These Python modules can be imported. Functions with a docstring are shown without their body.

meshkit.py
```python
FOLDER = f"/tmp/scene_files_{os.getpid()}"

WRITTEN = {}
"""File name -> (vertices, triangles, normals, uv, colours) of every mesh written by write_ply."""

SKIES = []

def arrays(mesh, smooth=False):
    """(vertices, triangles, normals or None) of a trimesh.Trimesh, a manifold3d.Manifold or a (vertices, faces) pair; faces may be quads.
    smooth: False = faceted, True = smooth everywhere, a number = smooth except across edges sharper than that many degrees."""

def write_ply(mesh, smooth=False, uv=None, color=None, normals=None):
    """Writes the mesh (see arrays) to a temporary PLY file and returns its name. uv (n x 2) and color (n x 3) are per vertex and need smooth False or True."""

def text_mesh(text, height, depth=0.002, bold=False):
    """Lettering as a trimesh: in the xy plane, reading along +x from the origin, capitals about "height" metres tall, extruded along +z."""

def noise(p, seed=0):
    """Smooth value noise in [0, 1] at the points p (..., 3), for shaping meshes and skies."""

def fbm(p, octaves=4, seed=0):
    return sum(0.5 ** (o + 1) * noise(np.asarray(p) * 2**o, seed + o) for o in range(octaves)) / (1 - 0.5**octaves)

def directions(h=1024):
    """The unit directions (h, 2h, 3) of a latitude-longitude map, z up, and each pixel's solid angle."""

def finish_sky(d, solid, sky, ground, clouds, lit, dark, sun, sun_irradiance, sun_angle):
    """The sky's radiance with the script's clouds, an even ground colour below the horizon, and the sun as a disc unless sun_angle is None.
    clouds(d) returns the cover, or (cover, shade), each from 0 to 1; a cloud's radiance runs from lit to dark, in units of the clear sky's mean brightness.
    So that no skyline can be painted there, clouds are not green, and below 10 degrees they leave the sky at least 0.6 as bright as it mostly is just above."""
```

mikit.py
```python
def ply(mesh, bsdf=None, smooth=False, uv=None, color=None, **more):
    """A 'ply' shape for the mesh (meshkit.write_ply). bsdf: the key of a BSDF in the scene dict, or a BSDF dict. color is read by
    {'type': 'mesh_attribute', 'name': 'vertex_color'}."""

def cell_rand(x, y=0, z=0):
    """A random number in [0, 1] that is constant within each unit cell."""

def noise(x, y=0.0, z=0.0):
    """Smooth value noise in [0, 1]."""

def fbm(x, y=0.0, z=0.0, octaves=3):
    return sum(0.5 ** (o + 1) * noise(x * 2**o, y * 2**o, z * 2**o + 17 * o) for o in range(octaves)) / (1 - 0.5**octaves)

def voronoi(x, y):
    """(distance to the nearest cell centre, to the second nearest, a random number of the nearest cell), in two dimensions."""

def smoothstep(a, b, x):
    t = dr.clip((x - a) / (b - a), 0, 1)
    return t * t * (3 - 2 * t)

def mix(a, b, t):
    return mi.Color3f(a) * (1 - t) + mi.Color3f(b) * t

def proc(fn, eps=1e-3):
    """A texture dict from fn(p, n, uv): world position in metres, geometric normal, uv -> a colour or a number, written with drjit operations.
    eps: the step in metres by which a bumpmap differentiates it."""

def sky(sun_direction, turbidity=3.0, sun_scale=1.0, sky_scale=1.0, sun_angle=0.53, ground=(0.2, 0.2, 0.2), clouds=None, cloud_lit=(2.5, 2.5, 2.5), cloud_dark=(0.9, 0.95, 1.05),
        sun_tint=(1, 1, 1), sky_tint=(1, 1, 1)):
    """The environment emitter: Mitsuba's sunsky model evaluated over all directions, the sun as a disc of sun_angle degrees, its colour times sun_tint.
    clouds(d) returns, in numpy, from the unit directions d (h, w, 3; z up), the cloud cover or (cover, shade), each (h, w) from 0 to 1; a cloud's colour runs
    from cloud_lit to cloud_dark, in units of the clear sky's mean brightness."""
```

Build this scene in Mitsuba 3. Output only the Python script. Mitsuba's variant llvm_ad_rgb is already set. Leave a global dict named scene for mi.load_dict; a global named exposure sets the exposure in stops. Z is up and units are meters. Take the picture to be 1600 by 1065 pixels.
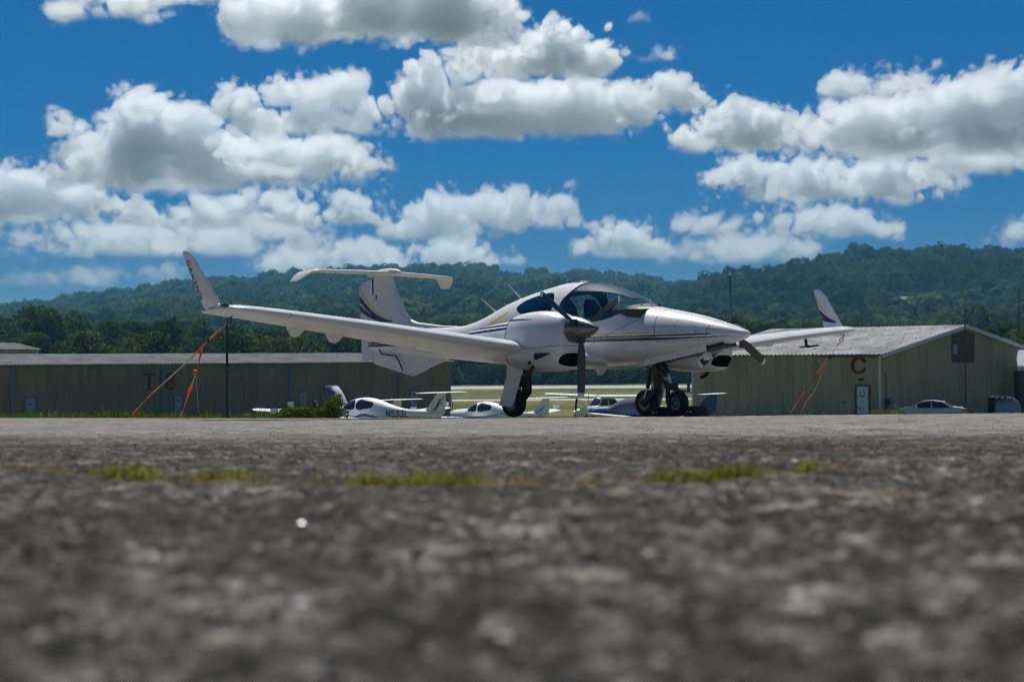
import math, random
import numpy as np, trimesh, manifold3d, mitsuba as mi, mikit, meshkit
import drjit as dr
from mikit import noise, fbm, voronoi, smoothstep, mix, cell_rand, proc, ply
from scipy.interpolate import PchipInterpolator
T = mi.ScalarTransform4f
scene, labels = {}, {}
rng = np.random.default_rng(7)

# ------------------------------------------------------------------ camera, sky, exposure
F = 2575.9                      # focal length in photograph pixels (1600 wide)
EYE = 0.4136                    # the camera lies low over the apron
ROLL, PITCH = -0.006, math.atan((560 - 532.5) / F)
fwd = np.array([0, math.cos(PITCH), math.sin(PITCH)])
upv = np.array([0, -math.sin(PITCH), math.cos(PITCH)]) * math.cos(ROLL) - np.array([1, 0, 0]) * math.sin(ROLL)
eye = np.array([0, 0, EYE])
scene['camera'] = {'type': 'thinlens', 'fov': 34.5066, 'fov_axis': 'x', 'aperture_radius': 0.0056, 'focus_distance': 24.0,
                   'near_clip': 0.1, 'far_clip': 80000.0, 'medium': {'type': 'ref', 'id': 'air'},
                   'to_world': T().look_at(origin=eye.tolist(), target=(eye + fwd).tolist(), up=upv.tolist())}
exposure = 1.88
SUN_AZ, SUN_EL = math.radians(-10), math.radians(60)
sun = (math.sin(SUN_AZ) * math.cos(SUN_EL), math.cos(SUN_AZ) * math.cos(SUN_EL), math.sin(SUN_EL))
def sky_clouds(d):
    """scattered cumulus over the rest of the sky, as in view (in view the clouds are volumes)"""
    q = d / np.maximum(d[..., 2:], .06); c = meshkit.fbm(np.stack([q[..., 0] * .9, q[..., 1] * .9, q[..., 2] * 0], -1), 5, 4)
    shade = np.clip((meshkit.fbm(np.stack([q[..., 0] * .9 + .05, q[..., 1] * .9 - .12, q[..., 2] * 0], -1), 3, 4) - .40) * 3, 0, 1)
    view = (np.abs(np.arctan2(d[..., 0], d[..., 1])) < .36) & (d[..., 2] < .27)
    cu = sstep(.52, .62, c) * .9 * ~view; veil = .90 * np.exp(-np.maximum(d[..., 2], 0) / .042)      # pale summer haze towards the horizon
    return np.maximum(cu, veil), np.where(cu > veil, shade, 0.0)
def sstep(a, b, x): t = np.clip((np.asarray(x, float) - a) / (b - a), 0, 1); return t * t * (3 - 2 * t)
scene['sky'] = mikit.sky(sun, turbidity=2.5, sky_tint=(.003, .225, .44), sun_tint=(.85, .97, 1.15), ground=(.10, .11, .08), clouds=sky_clouds, cloud_lit=(1.9, 2.05, 2.2), cloud_dark=(1.0, 1.08, 1.2))
scene['air'] = {'type': 'homogeneous', 'albedo': {'type': 'rgb', 'value': [.28, .67, .92]}, 'sigma_t': {'type': 'rgb', 'value': [.00011, .00013, .00016]},
                'phase': {'type': 'hg', 'g': .3}}

# ------------------------------------------------------------------ helpers
def num(name):
    if name not in scene and name not in labels: return name
    k = 1
    while f'{name}_{k:03d}' in scene or f'{name}_{k:03d}' in labels: k += 1
    return f'{name}_{k:03d}'

def thing(name, label, cat, group=None):
    key = num(name); labels[key] = {'label': label, 'category': cat}
    if group: labels[key]['group'] = group
    return key

def put(parent, name, shape, label=None):
    key = num(f'{parent}__{name}'); scene[key] = shape
    if label: labels[key] = {'label': label}
    return key

def struct(name, shape):
    key = num(name); scene[key] = shape; labels[key] = {'kind': 'structure'}; return key

def tm(v, f):
    v = np.asarray(v, float); f = np.asarray(f, int)
    if f.shape[1] == 4: f = np.vstack([f[:, [0, 1, 2]], f[:, [0, 2, 3]]])
    return trimesh.Trimesh(v, f, process=False)

def cat(*ms):
    ms = [m for m in ms if m is not None]
    o, v, f = 0, [], []
    for m in ms:
        v.append(np.asarray(m.vertices)); f.append(np.asarray(m.faces) + o); o += len(m.vertices)
    return tm(np.vstack(v), np.vstack(f))

def loft(S, cap=True, closed=True):
    """S (n stations, m points, 3); rings closed; outward if the ring runs counter-clockwise seen from the far end."""
    S = np.asarray(S, float); n, m, _ = S.shape
    i, j = np.meshgrid(np.arange(n - 1), np.arange(m if closed else m - 1), indexing='ij')
    j2 = (j + 1) % m
    q = np.stack([i * m + j, i * m + j2, (i + 1) * m + j2, (i + 1) * m + j], -1).reshape(-1, 4)
    v = S.reshape(-1, 3); f = np.vstack([q[:, [0, 1, 2]], q[:, [0, 2, 3]]])
    if cap:
        c0, c1 = len(v), len(v) + 1
        v = np.vstack([v, S[0].mean(0), S[-1].mean(0)]); k = np.arange(m)
        f = np.vstack([f, np.stack([np.full(m, c0), (k + 1) % m, k], 1), np.stack([np.full(m, c1), (n - 1) * m + k, (n - 1) * m + (k + 1) % m], 1)])
    M = tm(v, f)
    if cap and M.volume < 0: M = tm(v, f[:, ::-1])
    return M

def box(x0, x1, y0, y1, z0, z1, ch=0.0):
    if ch <= 0:
        m = trimesh.creation.box((x1 - x0, y1 - y0, z1 - z0)); m.apply_translation([(x0 + x1) / 2, (y0 + y1) / 2, (z0 + z1) / 2]); return tm(m.vertices, m.faces)
    p = []
    for sx in (0, 1):
        for sy in (0, 1):
            for sz in (0, 1):
                c = np.array([x1 if sx else x0, y1 if sy else y0, z1 if sz else z0]); d = np.array([-ch if sx else ch, -ch if sy else ch, -ch if sz else ch])
                for k in range(3):
                    q = c + d; q[k] = c[k]; p.append(q)
    h = trimesh.convex.convex_hull(np.array(p)); return tm(h.vertices, h.faces)

def obox(c, ax, ay, az, hx, hy, hz, ch=0.0):
    """box with half sizes about c along the axes ax, ay, az"""
    m = box(-hx, hx, -hy, hy, -hz, hz, ch); R = np.stack([np.asarray(a, float) / np.linalg.norm(a) for a in (ax, ay, az)], 1)
    m = tm(m.vertices @ R.T + np.asarray(c, float), m.faces)
    return m if np.linalg.det(R) > 0 else tm(m.vertices, m.faces[:, ::-1])

def tube(pts, r, sides=8):
    p = np.asarray(pts, float); r = np.broadcast_to(r, len(p))
    t = np.gradient(p, axis=0); t /= np.linalg.norm(t, axis=1, keepdims=True)
    S, a = [], None
    for k in range(len(p)):
        if a is None: a = np.cross(t[k], [0, 0, 1.0] if abs(t[k][2]) < .9 else [1.0, 0, 0])
        a = a - t[k] * (a @ t[k]); a /= np.linalg.norm(a); b = np.cross(t[k], a)
        g = np.arange(sides) * 2 * np.pi / sides
        S.append(p[k] + r[k] * (np.cos(g)[:, None] * a + np.sin(g)[:, None] * b))
    return loft(S)

def strip(pts, w, th, across):
    """flat webbing along a polyline: width w along 'across', thickness th"""
    p = np.asarray(pts, float); t = np.gradient(p, axis=0); t /= np.linalg.norm(t, axis=1, keepdims=True); S = []
    w = np.broadcast_to(w, len(p))
    for k in range(len(p)):
        a = np.asarray(across[k] if np.ndim(across) > 1 else across, float); a = a - t[k] * (a @ t[k]); a /= np.linalg.norm(a); b = np.cross(t[k], a)
        S.append([p[k] + a * w[k] / 2 + b * th / 2, p[k] - a * w[k] / 2 + b * th / 2, p[k] - a * w[k] / 2 - b * th / 2, p[k] + a * w[k] / 2 - b * th / 2])
    return loft(S)

def lathe(prof, n=40, axis='x'):
    """prof: (along, radius) pairs"""
    g = np.arange(n) * 2 * np.pi / n
    S = [np.stack([np.full(n, a), r * np.cos(g), r * np.sin(g)], 1) for a, r in prof]
    m = loft(S); v = m.vertices
    if axis == 'y': v = v[:, [1, 0, 2]]; return tm(v, m.faces[:, ::-1])
    if axis == 'z': v = v[:, [1, 2, 0]]; return tm(v, m.faces)
    return m

def to_manifold(m):
    m = trimesh.Trimesh(np.asarray(m.vertices), np.asarray(m.faces), process=True)
    M = manifold3d.Manifold(manifold3d.Mesh(np.asarray(m.vertices, np.float32), np.asarray(m.faces, np.uint32)))
    return M.as_original()

def pieces(M, ids):
    """(faces from the originals in ids, all the others) of a manifold, as meshes"""
    g = M.to_mesh(); tri, v = np.asarray(g.tri_verts), np.asarray(g.vert_properties)[:, :3]
    own = np.zeros(len(tri), bool); ri, ro = np.asarray(g.run_index), np.asarray(g.run_original_id)
    for k in range(len(ro)):
        if ro[k] in ids: own[ri[k] // 3:ri[k + 1] // 3] = True
    def sub(s):
        if not s.any(): return None
        u, inv = np.unique(tri[s], return_inverse=True); return tm(v[u], inv.reshape(-1, 3))
    return sub(own), sub(~own)

def prism(poly, y0, y1):
    """polygon in (X, Z) extruded along Y"""
    cs = manifold3d.CrossSection([np.asarray(poly, float)])
    if cs.area() < 0 or cs.is_empty(): cs = manifold3d.CrossSection([np.asarray(poly, float)[::-1]])
    m = cs.extrude(y1 - y0)              # in x, y, along z
    return m.rotate([90, 0, 0]).translate([0, y1, 0]).as_original()   # (x, y, z) -> (x, -z, y)

def curve(pts, n=8, closed=False):
    """smooth polyline through pts"""
    p = np.asarray(pts, float)
    if closed: p = np.vstack([p, p[:1]])
    d = np.r_[0, np.cumsum(np.linalg.norm(np.diff(p, axis=0), axis=1))]
    from scipy.interpolate import CubicSpline
    s = np.linspace(0, d[-1], n * len(p)); c = CubicSpline(d, p, bc_type='periodic' if closed else 'natural')(s)
    return c[:-1] if closed else c

def xf(M):  # 4x4 numpy to a transform
    return T(np.asarray(M, float).tolist()) if False else mi.ScalarTransform4f(np.asarray(M, float))

def place(x, y, z, rz=0.0, s=1.0):
    return T().translate([x, y, z]).rotate([0, 0, 1], rz).scale([s, s, s])

def hdir(x): return x / F

# ------------------------------------------------------------------ materials
def rgb(*c): return {'type': 'rgb', 'value': list(c)}
def mat(name, d):
    scene[name] = {'type': 'twosided', 'bsdf': d} if d['type'] not in ('thindielectric', 'dielectric', 'principledthin', 'null', 'twosided') else d
    return name
def pr(col, rough=.5, **k):
    return {'type': 'principled', 'base_color': col if isinstance(col, dict) else rgb(*col), 'roughness': rough, **k}

mat('m_paint', pr(proc(lambda p, n, uv: mix((.63, .635, .63), (.48, .48, .46), .5 * smoothstep(.5, .8, fbm(p.x * 3, p.y * 3, p.z * 9, 3)))), .28, clearcoat=.6, clearcoat_gloss=.9, specular=.5))
mat('m_white', pr((.8, .81, .82), .25, clearcoat=.5, specular=.5))
mat('m_carpaint', pr((.46, .48, .52), .22, clearcoat=.8, specular=.5))
mat('m_navy', pr((.012, .022, .07), .3, clearcoat=.5))
mat('m_yellow', pr((.55, .42, .06), .35))
mat('m_black', pr((.012, .012, .013), .45))
mat('m_rubber', pr(proc(lambda p, n, uv: mix((.009, .009, .010), (.024, .023, .021), fbm(p.x * 14, p.y * 14, p.z * 14, 3))), .75))
mat('m_dark', pr((.03, .03, .032), .6))
mat('m_gear', pr(proc(lambda p, n, uv: mix((.012, .012, .013), (.035, .034, .031), fbm(p.x * 20, p.y * 20, p.z * 20, 3))), .5))
mat('m_spinner', pr((.17, .175, .18), .3, metallic=.75, clearcoat=.3))
mat('m_steel', {'type': 'roughconductor', 'alpha': .2, 'specular_reflectance': rgb(.75, .76, .78)})
mat('m_glass', {'type': 'thindielectric', 'int_ior': 1.5, 'specular_transmittance': rgb(.90, .92, .93)})
mat('m_tint', {'type': 'thindielectric', 'int_ior': 1.5, 'specular_transmittance': rgb(.50, .54, .58)})
mat('m_lining', pr((.05, .05, .052), .8))
mat('m_seat', pr((.045, .046, .05), .7))
mat('m_darkglass', pr((.015, .018, .022), .08, specular=.6, clearcoat=1.0))
mat('m_orange', {'type': 'principledthin', 'base_color': proc(lambda p, n, uv: mix((.95, .24, .06), (.70, .16, .06), noise(p.x * 30, p.y * 30, p.z * 30))), 'roughness': .6, 'diff_trans': 1.0, 'spec_trans': 0.0, 'eta': 1.3})
mat('m_orangered', pr((.75, .06, .03), .4))
mat('m_rope', pr((.42, .36, .28), .85))
mat('m_bluepaint', pr((.012, .075, .19), .42, clearcoat=.15))
mat('m_cover', pr(proc(lambda p, n, uv: mix((.045, .085, .14), (.08, .115, .165), fbm(p.x * 4, p.y * 4, p.z * 4, 3))), .85))
mat('m_letter', pr((.17, .014, .016), .75))
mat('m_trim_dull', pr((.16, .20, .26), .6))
mat('m_regis', pr((.012, .016, .05), .45))
mat('m_skin', pr((.35, .2, .14), .6))
mat('m_hair', pr((.015, .011, .01), .6))
mat('m_shirt', pr((.02, .022, .03), .85))
mat('m_plastic', pr((.06, .062, .06), .5))
mat('m_galv', pr(proc(lambda p, n, uv: mix((.30, .31, .32), (.22, .22, .22), fbm(p.x * 5, p.y * 5, p.z * 5, 2))), .45, metallic=.3))
mat('m_trim', pr((.55, .6, .66), .5))
mat('m_door', pr(proc(lambda p, n, uv: mix((.62, .68, .76), (.5, .53, .58), smoothstep(.45, .8, fbm(p.x * 3, p.y * 3, p.z * 3, 3)))), .45))
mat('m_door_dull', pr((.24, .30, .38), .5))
mat('m_red', pr((.35, .02, .02), .25, clearcoat=.6))
mat('m_rust', pr((.12, .06, .035), .8))

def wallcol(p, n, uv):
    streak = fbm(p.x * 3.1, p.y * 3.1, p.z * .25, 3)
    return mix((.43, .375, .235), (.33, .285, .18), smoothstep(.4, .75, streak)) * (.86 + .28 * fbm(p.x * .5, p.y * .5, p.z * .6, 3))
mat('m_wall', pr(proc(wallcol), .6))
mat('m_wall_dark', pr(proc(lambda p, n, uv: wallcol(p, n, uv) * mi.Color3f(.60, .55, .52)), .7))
def wallcol_warm(p, n, uv): return wallcol(p, n, uv) * mi.Color3f(.96, .96, 1.0)
mat('m_wall_pale', pr(proc(wallcol_warm), .6))
mat('m_darkwall', pr(proc(lambda p, n, uv: mix((.10, .092, .08), (.07, .065, .058), fbm(p.x * 2, p.y * 2, p.z * 4, 3))), .75))
def roofcol(p, n, uv):
    return mix((.68, .66, .63), (.46, .43, .40), smoothstep(.35, .75, fbm(p.x * .9, p.y * .9, p.z * 4, 4))) * (.85 + .3 * noise(p.x * 2.3, p.y * 2.3, 0))
mat('m_roof', pr(proc(roofcol), .45, specular=.5))

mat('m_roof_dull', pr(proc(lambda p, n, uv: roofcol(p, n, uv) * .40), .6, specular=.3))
def paintline(d, w, s): return smoothstep(w + s, w, dr.abs(d))

NAVY, GOLD = (.012, .024, .085), (.62, .47, .10)
def livery(p, n, uv):
    X, Z = uv.x, uv.y
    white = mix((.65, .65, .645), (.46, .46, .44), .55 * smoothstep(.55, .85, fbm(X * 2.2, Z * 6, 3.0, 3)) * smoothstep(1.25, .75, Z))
    c = white
    along = smoothstep(-.12, -.6, X)                       # stripes taper out at the nose
    zc = 1.098 + .012 * smoothstep(-1.2, -.1, X) + .07 * smoothstep(-2.4, -6.0, X)
    c = mix(c, NAVY, paintline(Z - zc, .019 * smoothstep(-.15, -1.7, X) + .002, .004) * smoothstep(-.15, -.3, X))
    c = mix(c, NAVY, paintline(Z - zc - .044, .009, .004) * smoothstep(-.45, -.55, X))
    c = mix(c, GOLD, paintline(Z - zc - .088, .010, .005) * smoothstep(-.75, -1.1, X) * smoothstep(-3.3, -2.9, X))
    seam = dr.maximum(paintline(X + 1.33 + .05 * smoothstep(1.1, 1.5, Z), .004, .003), paintline(X + .56 - .06 * smoothstep(1.1, 1.5, Z), .004, .003)) * smoothstep(1.06, 1.09, Z)
    seam = dr.maximum(seam, paintline(Z - 1.066, .003, .003) * smoothstep(-1.34, -1.32, X) * smoothstep(-.55, -.57, X))
    edge = 1.545 - .43 * (-1.45 - X)
    seam = dr.maximum(seam, paintline(Z - edge + .09, .004, .004) * smoothstep(-1.5, -1.6, X) * smoothstep(-2.5, -2.4, X))
    seam = dr.maximum(seam, .45 * paintline(X + 1.02, .003, .003) * smoothstep(1.12, 1.16, Z) * smoothstep(1.46, 1.42, Z))
    sq = dr.maximum(dr.abs(X + .70), dr.abs(Z - 1.165)); seam = dr.maximum(seam, .8 * paintline(sq - .028, .003, .003))
    seam = dr.maximum(seam, .8 * paintline(X + 4.98 + .35 * (Z - 1.4), .003, .003) * smoothstep(1.28, 1.32, Z) * smoothstep(1.52, 1.48, Z))
    riv = smoothstep(.008, .005, dr.sqrt(dr.square(dr.abs(X * 9 - dr.floor(X * 9) - .5) / 9) + dr.square(Z - .93 - .16 * (X + 1.0)))) * smoothstep(-2.4, -2.2, X) * smoothstep(-.5, -.6, X)
    seam = dr.maximum(seam, .7 * riv)
    c = mix(c, (.05, .05, .05), .8 * seam)
    # gold flash low on the turtle deck
    c = mix(c, GOLD, paintline(Z - 1.42 - .38 * (X + 4.75), .028, .01) * smoothstep(-4.95, -4.7, X) * smoothstep(-4.25, -4.4, X))
    return c
mat('m_fuselage', pr(proc(livery), .26, clearcoat=.7, clearcoat_gloss=.92, specular=.5))

def nacliv(p, n, uv):
    X, Z = uv.x, uv.y
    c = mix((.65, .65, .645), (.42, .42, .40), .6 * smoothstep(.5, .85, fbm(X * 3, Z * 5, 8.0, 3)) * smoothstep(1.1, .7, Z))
    soot = smoothstep(-2.35, -2.6, X) * smoothstep(-4.2, -3.2, X) * smoothstep(.92, .74, Z + .12 * (fbm(X * 2, Z * 22, 5.0, 3) - .5))
    c = mix(c, (.10, .095, .09), .6 * soot)
    lift = 1.262 + .055 * (X + 2.8)
    c = mix(c, NAVY, paintline(Z - lift, .017, .004) * smoothstep(-2.745, -2.76, X) * smoothstep(-4.1, -3.9, X))
    c = mix(c, NAVY, paintline(Z - lift - .056, .014, .004) * smoothstep(-2.745, -2.76, X) * smoothstep(-3.9, -3.7, X))
    c = mix(c, NAVY, paintline(Z - 1.372, .006 + .006 * smoothstep(-2.3, -2.7, X), .003) * smoothstep(-2.26, -2.32, X) * smoothstep(-2.745, -2.74, X))
    c = mix(c, GOLD, paintline(Z - lift - .095, .008, .004) * smoothstep(-2.745, -2.76, X) * smoothstep(-3.5, -3.3, X) * .7)
    seam = paintline(Z - .965 - .03 * smoothstep(-2.2, -1.8, X), .003, .003) * smoothstep(-2.9, -2.85, X)
    dots = smoothstep(.010, .006, dr.sqrt(dr.square(dr.abs(X * 7.5 - dr.floor(X * 7.5) - .5) / 7.5) + dr.square(Z - 1.0))) * smoothstep(-2.75, -2.7, X)
    return mix(c, (.05, .05, .05), .8 * dr.maximum(seam, dots))
mat('m_nacelle', pr(proc(nacliv), .3, clearcoat=.6, clearcoat_gloss=.9))

def tailliv(p, n, uv):
    X, Z = uv.x, uv.y
    c = mi.Color3f(.62, .63, .645) * (.93 + .12 * noise(X * 5, Z * 5, 2.0))
    t = dr.clip((X + 8.43) / 1.0, 0, 1)
    def sweep(z0, z1, w0, q): return paintline(Z - (z1 + (z0 - z1) * dr.power(1 - t, q)), w0 * dr.power(1 - t, 1.0) + .001, .004) * smoothstep(.98, .9, t)
    c = mix(c, GOLD, .8 * sweep(2.14, 1.585, .058, 1.8))
    c = mix(c, NAVY, sweep(2.0, 1.575, .055, 2.1))
    c = mix(c, NAVY, sweep(1.84, 1.565, .05, 2.2))
    return c
mat('m_tail', pr(proc(tailliv), .3, clearcoat=.6))
def wingletliv(p, n, uv):
    X, Z = uv.x, uv.y
    c = mi.Color3f(.64, .65, .67)
    t = dr.clip((X + 3.60) / .56, 0, 1)
    def sweep(z0, z1, w0): return paintline(Z - (z1 + (z0 - z1) * dr.power(1 - t, 1.9)), w0 * dr.power(1 - t, .8) + .001, .004) * smoothstep(.9, .8, t)
    c = mix(c, GOLD, .85 * sweep(2.0, 1.60, .036)); c = mix(c, NAVY, sweep(1.83, 1.555, .045)); c = mix(c, NAVY, sweep(1.69, 1.545, .03))
    return c
mat('m_winglet', pr(proc(wingletliv), .3, clearcoat=.6))
mat('m_blade', pr(proc(lambda p, n, uv: mix((.035, .036, .038), (.74, .75, .77), smoothstep(.876, .880, uv.x))), .4, clearcoat=.3))
# weathered asphalt
def stone(p, s): return voronoi(p.x * s, p.y * s)
def apron_h(p, n, uv):
    a, b, _ = voronoi(p.x * 110, p.y * 110)
    return smoothstep(.0, .55, b - a) * .6 + .5 * fbm(p.x * 20, p.y * 20, 0, 3)
def apron_c(p, n, uv):
    a, b, r = voronoi(p.x * 95, p.y * 88)
    a2, b2, r2 = voronoi(p.x * 40 + 5, p.y * 36)
    w = .3 * (fbm(p.x * 9, p.y * 9, 9.0, 2) - .5)
    big = smoothstep(.3, .7, fbm(p.x * .9 + w, p.y * .6 + w, 0, 3))
    n1, n2, n3, n4 = (smoothstep(.22, .78, noise(p.x * s + w, p.y * s * .85 + w, q)) for s, q in ((4.5, 4.0), (15.0, 7.0), (36.0, 2.0), (72.0, 5.0)))
    c = mi.Color3f(.066, .0605, .051) * (.70 + .42 * big) * (.68 + .64 * n1) * (.56 + .88 * n2) * (.12 + 1.8 * n3) * (.25 + 1.5 * n4)
    c = mix(c, mix((.008, .008, .008), (.21, .19, .16), r * r), .55 * smoothstep(.5, .25, a))
    c = mix(c, (.46, .44, .40), .9 * smoothstep(.955, .965, r2) * smoothstep(.12 + .3 * cell_rand(dr.floor(p.x * 40), dr.floor(p.y * 36), 4), .1, a2))
    c = mix(c, (.009, .009, .009), .75 * smoothstep(.92, .95, cell_rand(dr.floor(p.x * 30 + 5), dr.floor(p.y * 26), 9)) * smoothstep(.5, .2, a2))
    c = c * (1 - .5 * smoothstep(.58, .74, fbm(p.x * 2.1 + 7, p.y * 1.1, 2.0, 3)))
    brow_sheen = smoothstep(5.6, 9.5, p.y + 2.0 * (fbm(p.x * .8, p.y * 1.2, 21.0, 3) - .5))     # grazing sheen towards the brow, put into the colour as paler asphalt
    c = mix(c, mi.Color3f(.25, .236, .212) * (.40 + .35 * n1 + .35 * n2 + .5 * n3), .9 * brow_sheen)
    line = paintline(p.y - 17.6 - .012 * p.x, .12, .03) * smoothstep(1.5, -1.0, p.x) * smoothstep(.25, .5, fbm(p.x * 2, p.y * 6, 1.0, 3))
    c = mix(c, (.34, .33, .30), .6 * line)
    wob = .045 * (noise(p.x * 4.5, p.y * .5, 3) - .5) + .015 * (noise(p.x * 30, 1.0, 5) - .5)
    dj = p.y - (2.76 + dr.select(p.x > .08, 1.5, .75) * p.x * p.x) + wob
    d1 = p.y - 5.0 - .07 * noise(p.x * 1.8, 0, 0) + wob; d2 = p.y - 2.50 + .03 * dr.sin(p.x * 2.5) - wob
    patch = smoothstep(.36, .58, fbm(p.x * 7, p.y * 7, 11.0, 3))
    span = smoothstep(.92, .78, dr.abs(p.x + .2))
    dust = dr.maximum(dr.maximum(paintline(d1, .012, .05), paintline(d2, .012, .045) * smoothstep(-.2, .15, p.x)) * patch, paintline(dj, .02, .05) * (.3 + .7 * patch) * span)
    c = mix(c, (.25, .155, .08), .85 * dust)
    c = mix(c, (.008, .007, .006), .9 * dr.maximum(paintline(dj, .003, .005) * span, paintline(d1, .003, .005)))
    a4, b4, _ = voronoi(p.x * 1.2 + w * .6, p.y * .8 + w * .6)                              # hair cracks
    return c * (1 - .75 * smoothstep(.03, .012, b4 - a4) * smoothstep(.4, .65, fbm(p.x * 1.5, p.y * 1.5, 15.0, 2)))
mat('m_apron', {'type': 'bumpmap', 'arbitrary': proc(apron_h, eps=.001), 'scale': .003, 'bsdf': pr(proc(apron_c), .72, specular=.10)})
def grass_c(p, n, uv):
    k = fbm(p.x * .05, p.y * .05, 0, 4); d = fbm(p.x * .6, p.y * .25, 3.0, 3)
    c = mix((.065, .085, .022), (.17, .145, .06), smoothstep(.35, .7, .6 * k + .4 * d))
    return c * (.75 + .5 * noise(p.x * 2.0, p.y * 2.0, 0))
mat('m_grass', pr(proc(grass_c), .95, specular=.1))
mat('m_runway', pr(proc(lambda p, n, uv: mix((.40, .385, .34), (.3, .29, .26), fbm(p.x * .1, p.y * .3, 0, 3))), .8))
mat('m_hillground', pr(proc(lambda p, n, uv: mix((.03, .045, .015), (.05, .06, .02), fbm(p.x * .02, p.y * .02, 0, 3))), .95, specular=.0))
mat('m_meadow', pr(proc(lambda p, n, uv: mix((.22, .20, .09), (.30, .26, .13), fbm(p.x * .05, p.y * .05, 0, 3))), .95, specular=.0))
def leafmat(name, a, b, tr, s):
    mat(name, {'type': 'principledthin', 'base_color': proc(lambda p, n, uv: mix(a, b, uv.x) * (.75 + .5 * noise(p.x * s, p.y * s, p.z * s))), 'roughness': .6, 'diff_trans': tr, 'spec_trans': 0.0, 'eta': 1.3})
leafmat('m_forest', (.013, .038, .010), (.095, .145, .032), .6, .25)
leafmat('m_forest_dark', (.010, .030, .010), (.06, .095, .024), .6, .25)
leafmat('m_leaf', (.018, .05, .010), (.08, .125, .024), .9, 1.0)
leafmat('m_leaf_light', (.045, .09, .016), (.13, .17, .035), .9, 1.0)
leafmat('m_weed', (.06, .105, .014), (.31, .285, .05), 1.3, 20.0)
leafmat('m_verge', (.035, .075, .010), (.14, .18, .028), 1.0, 20.0)
leafmat('m_bush', (.02, .045, .008), (.12, .17, .028), .9, 20.0)
leafmat('m_dry', (.22, .17, .07), (.36, .28, .13), .9, 20.0)
mat('m_bark', pr((.085, .07, .055), .9))
mat('m_flower', pr((.75, .74, .70), .7)); mat('m_flower_yellow', pr((.62, .5, .03), .7))

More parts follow.
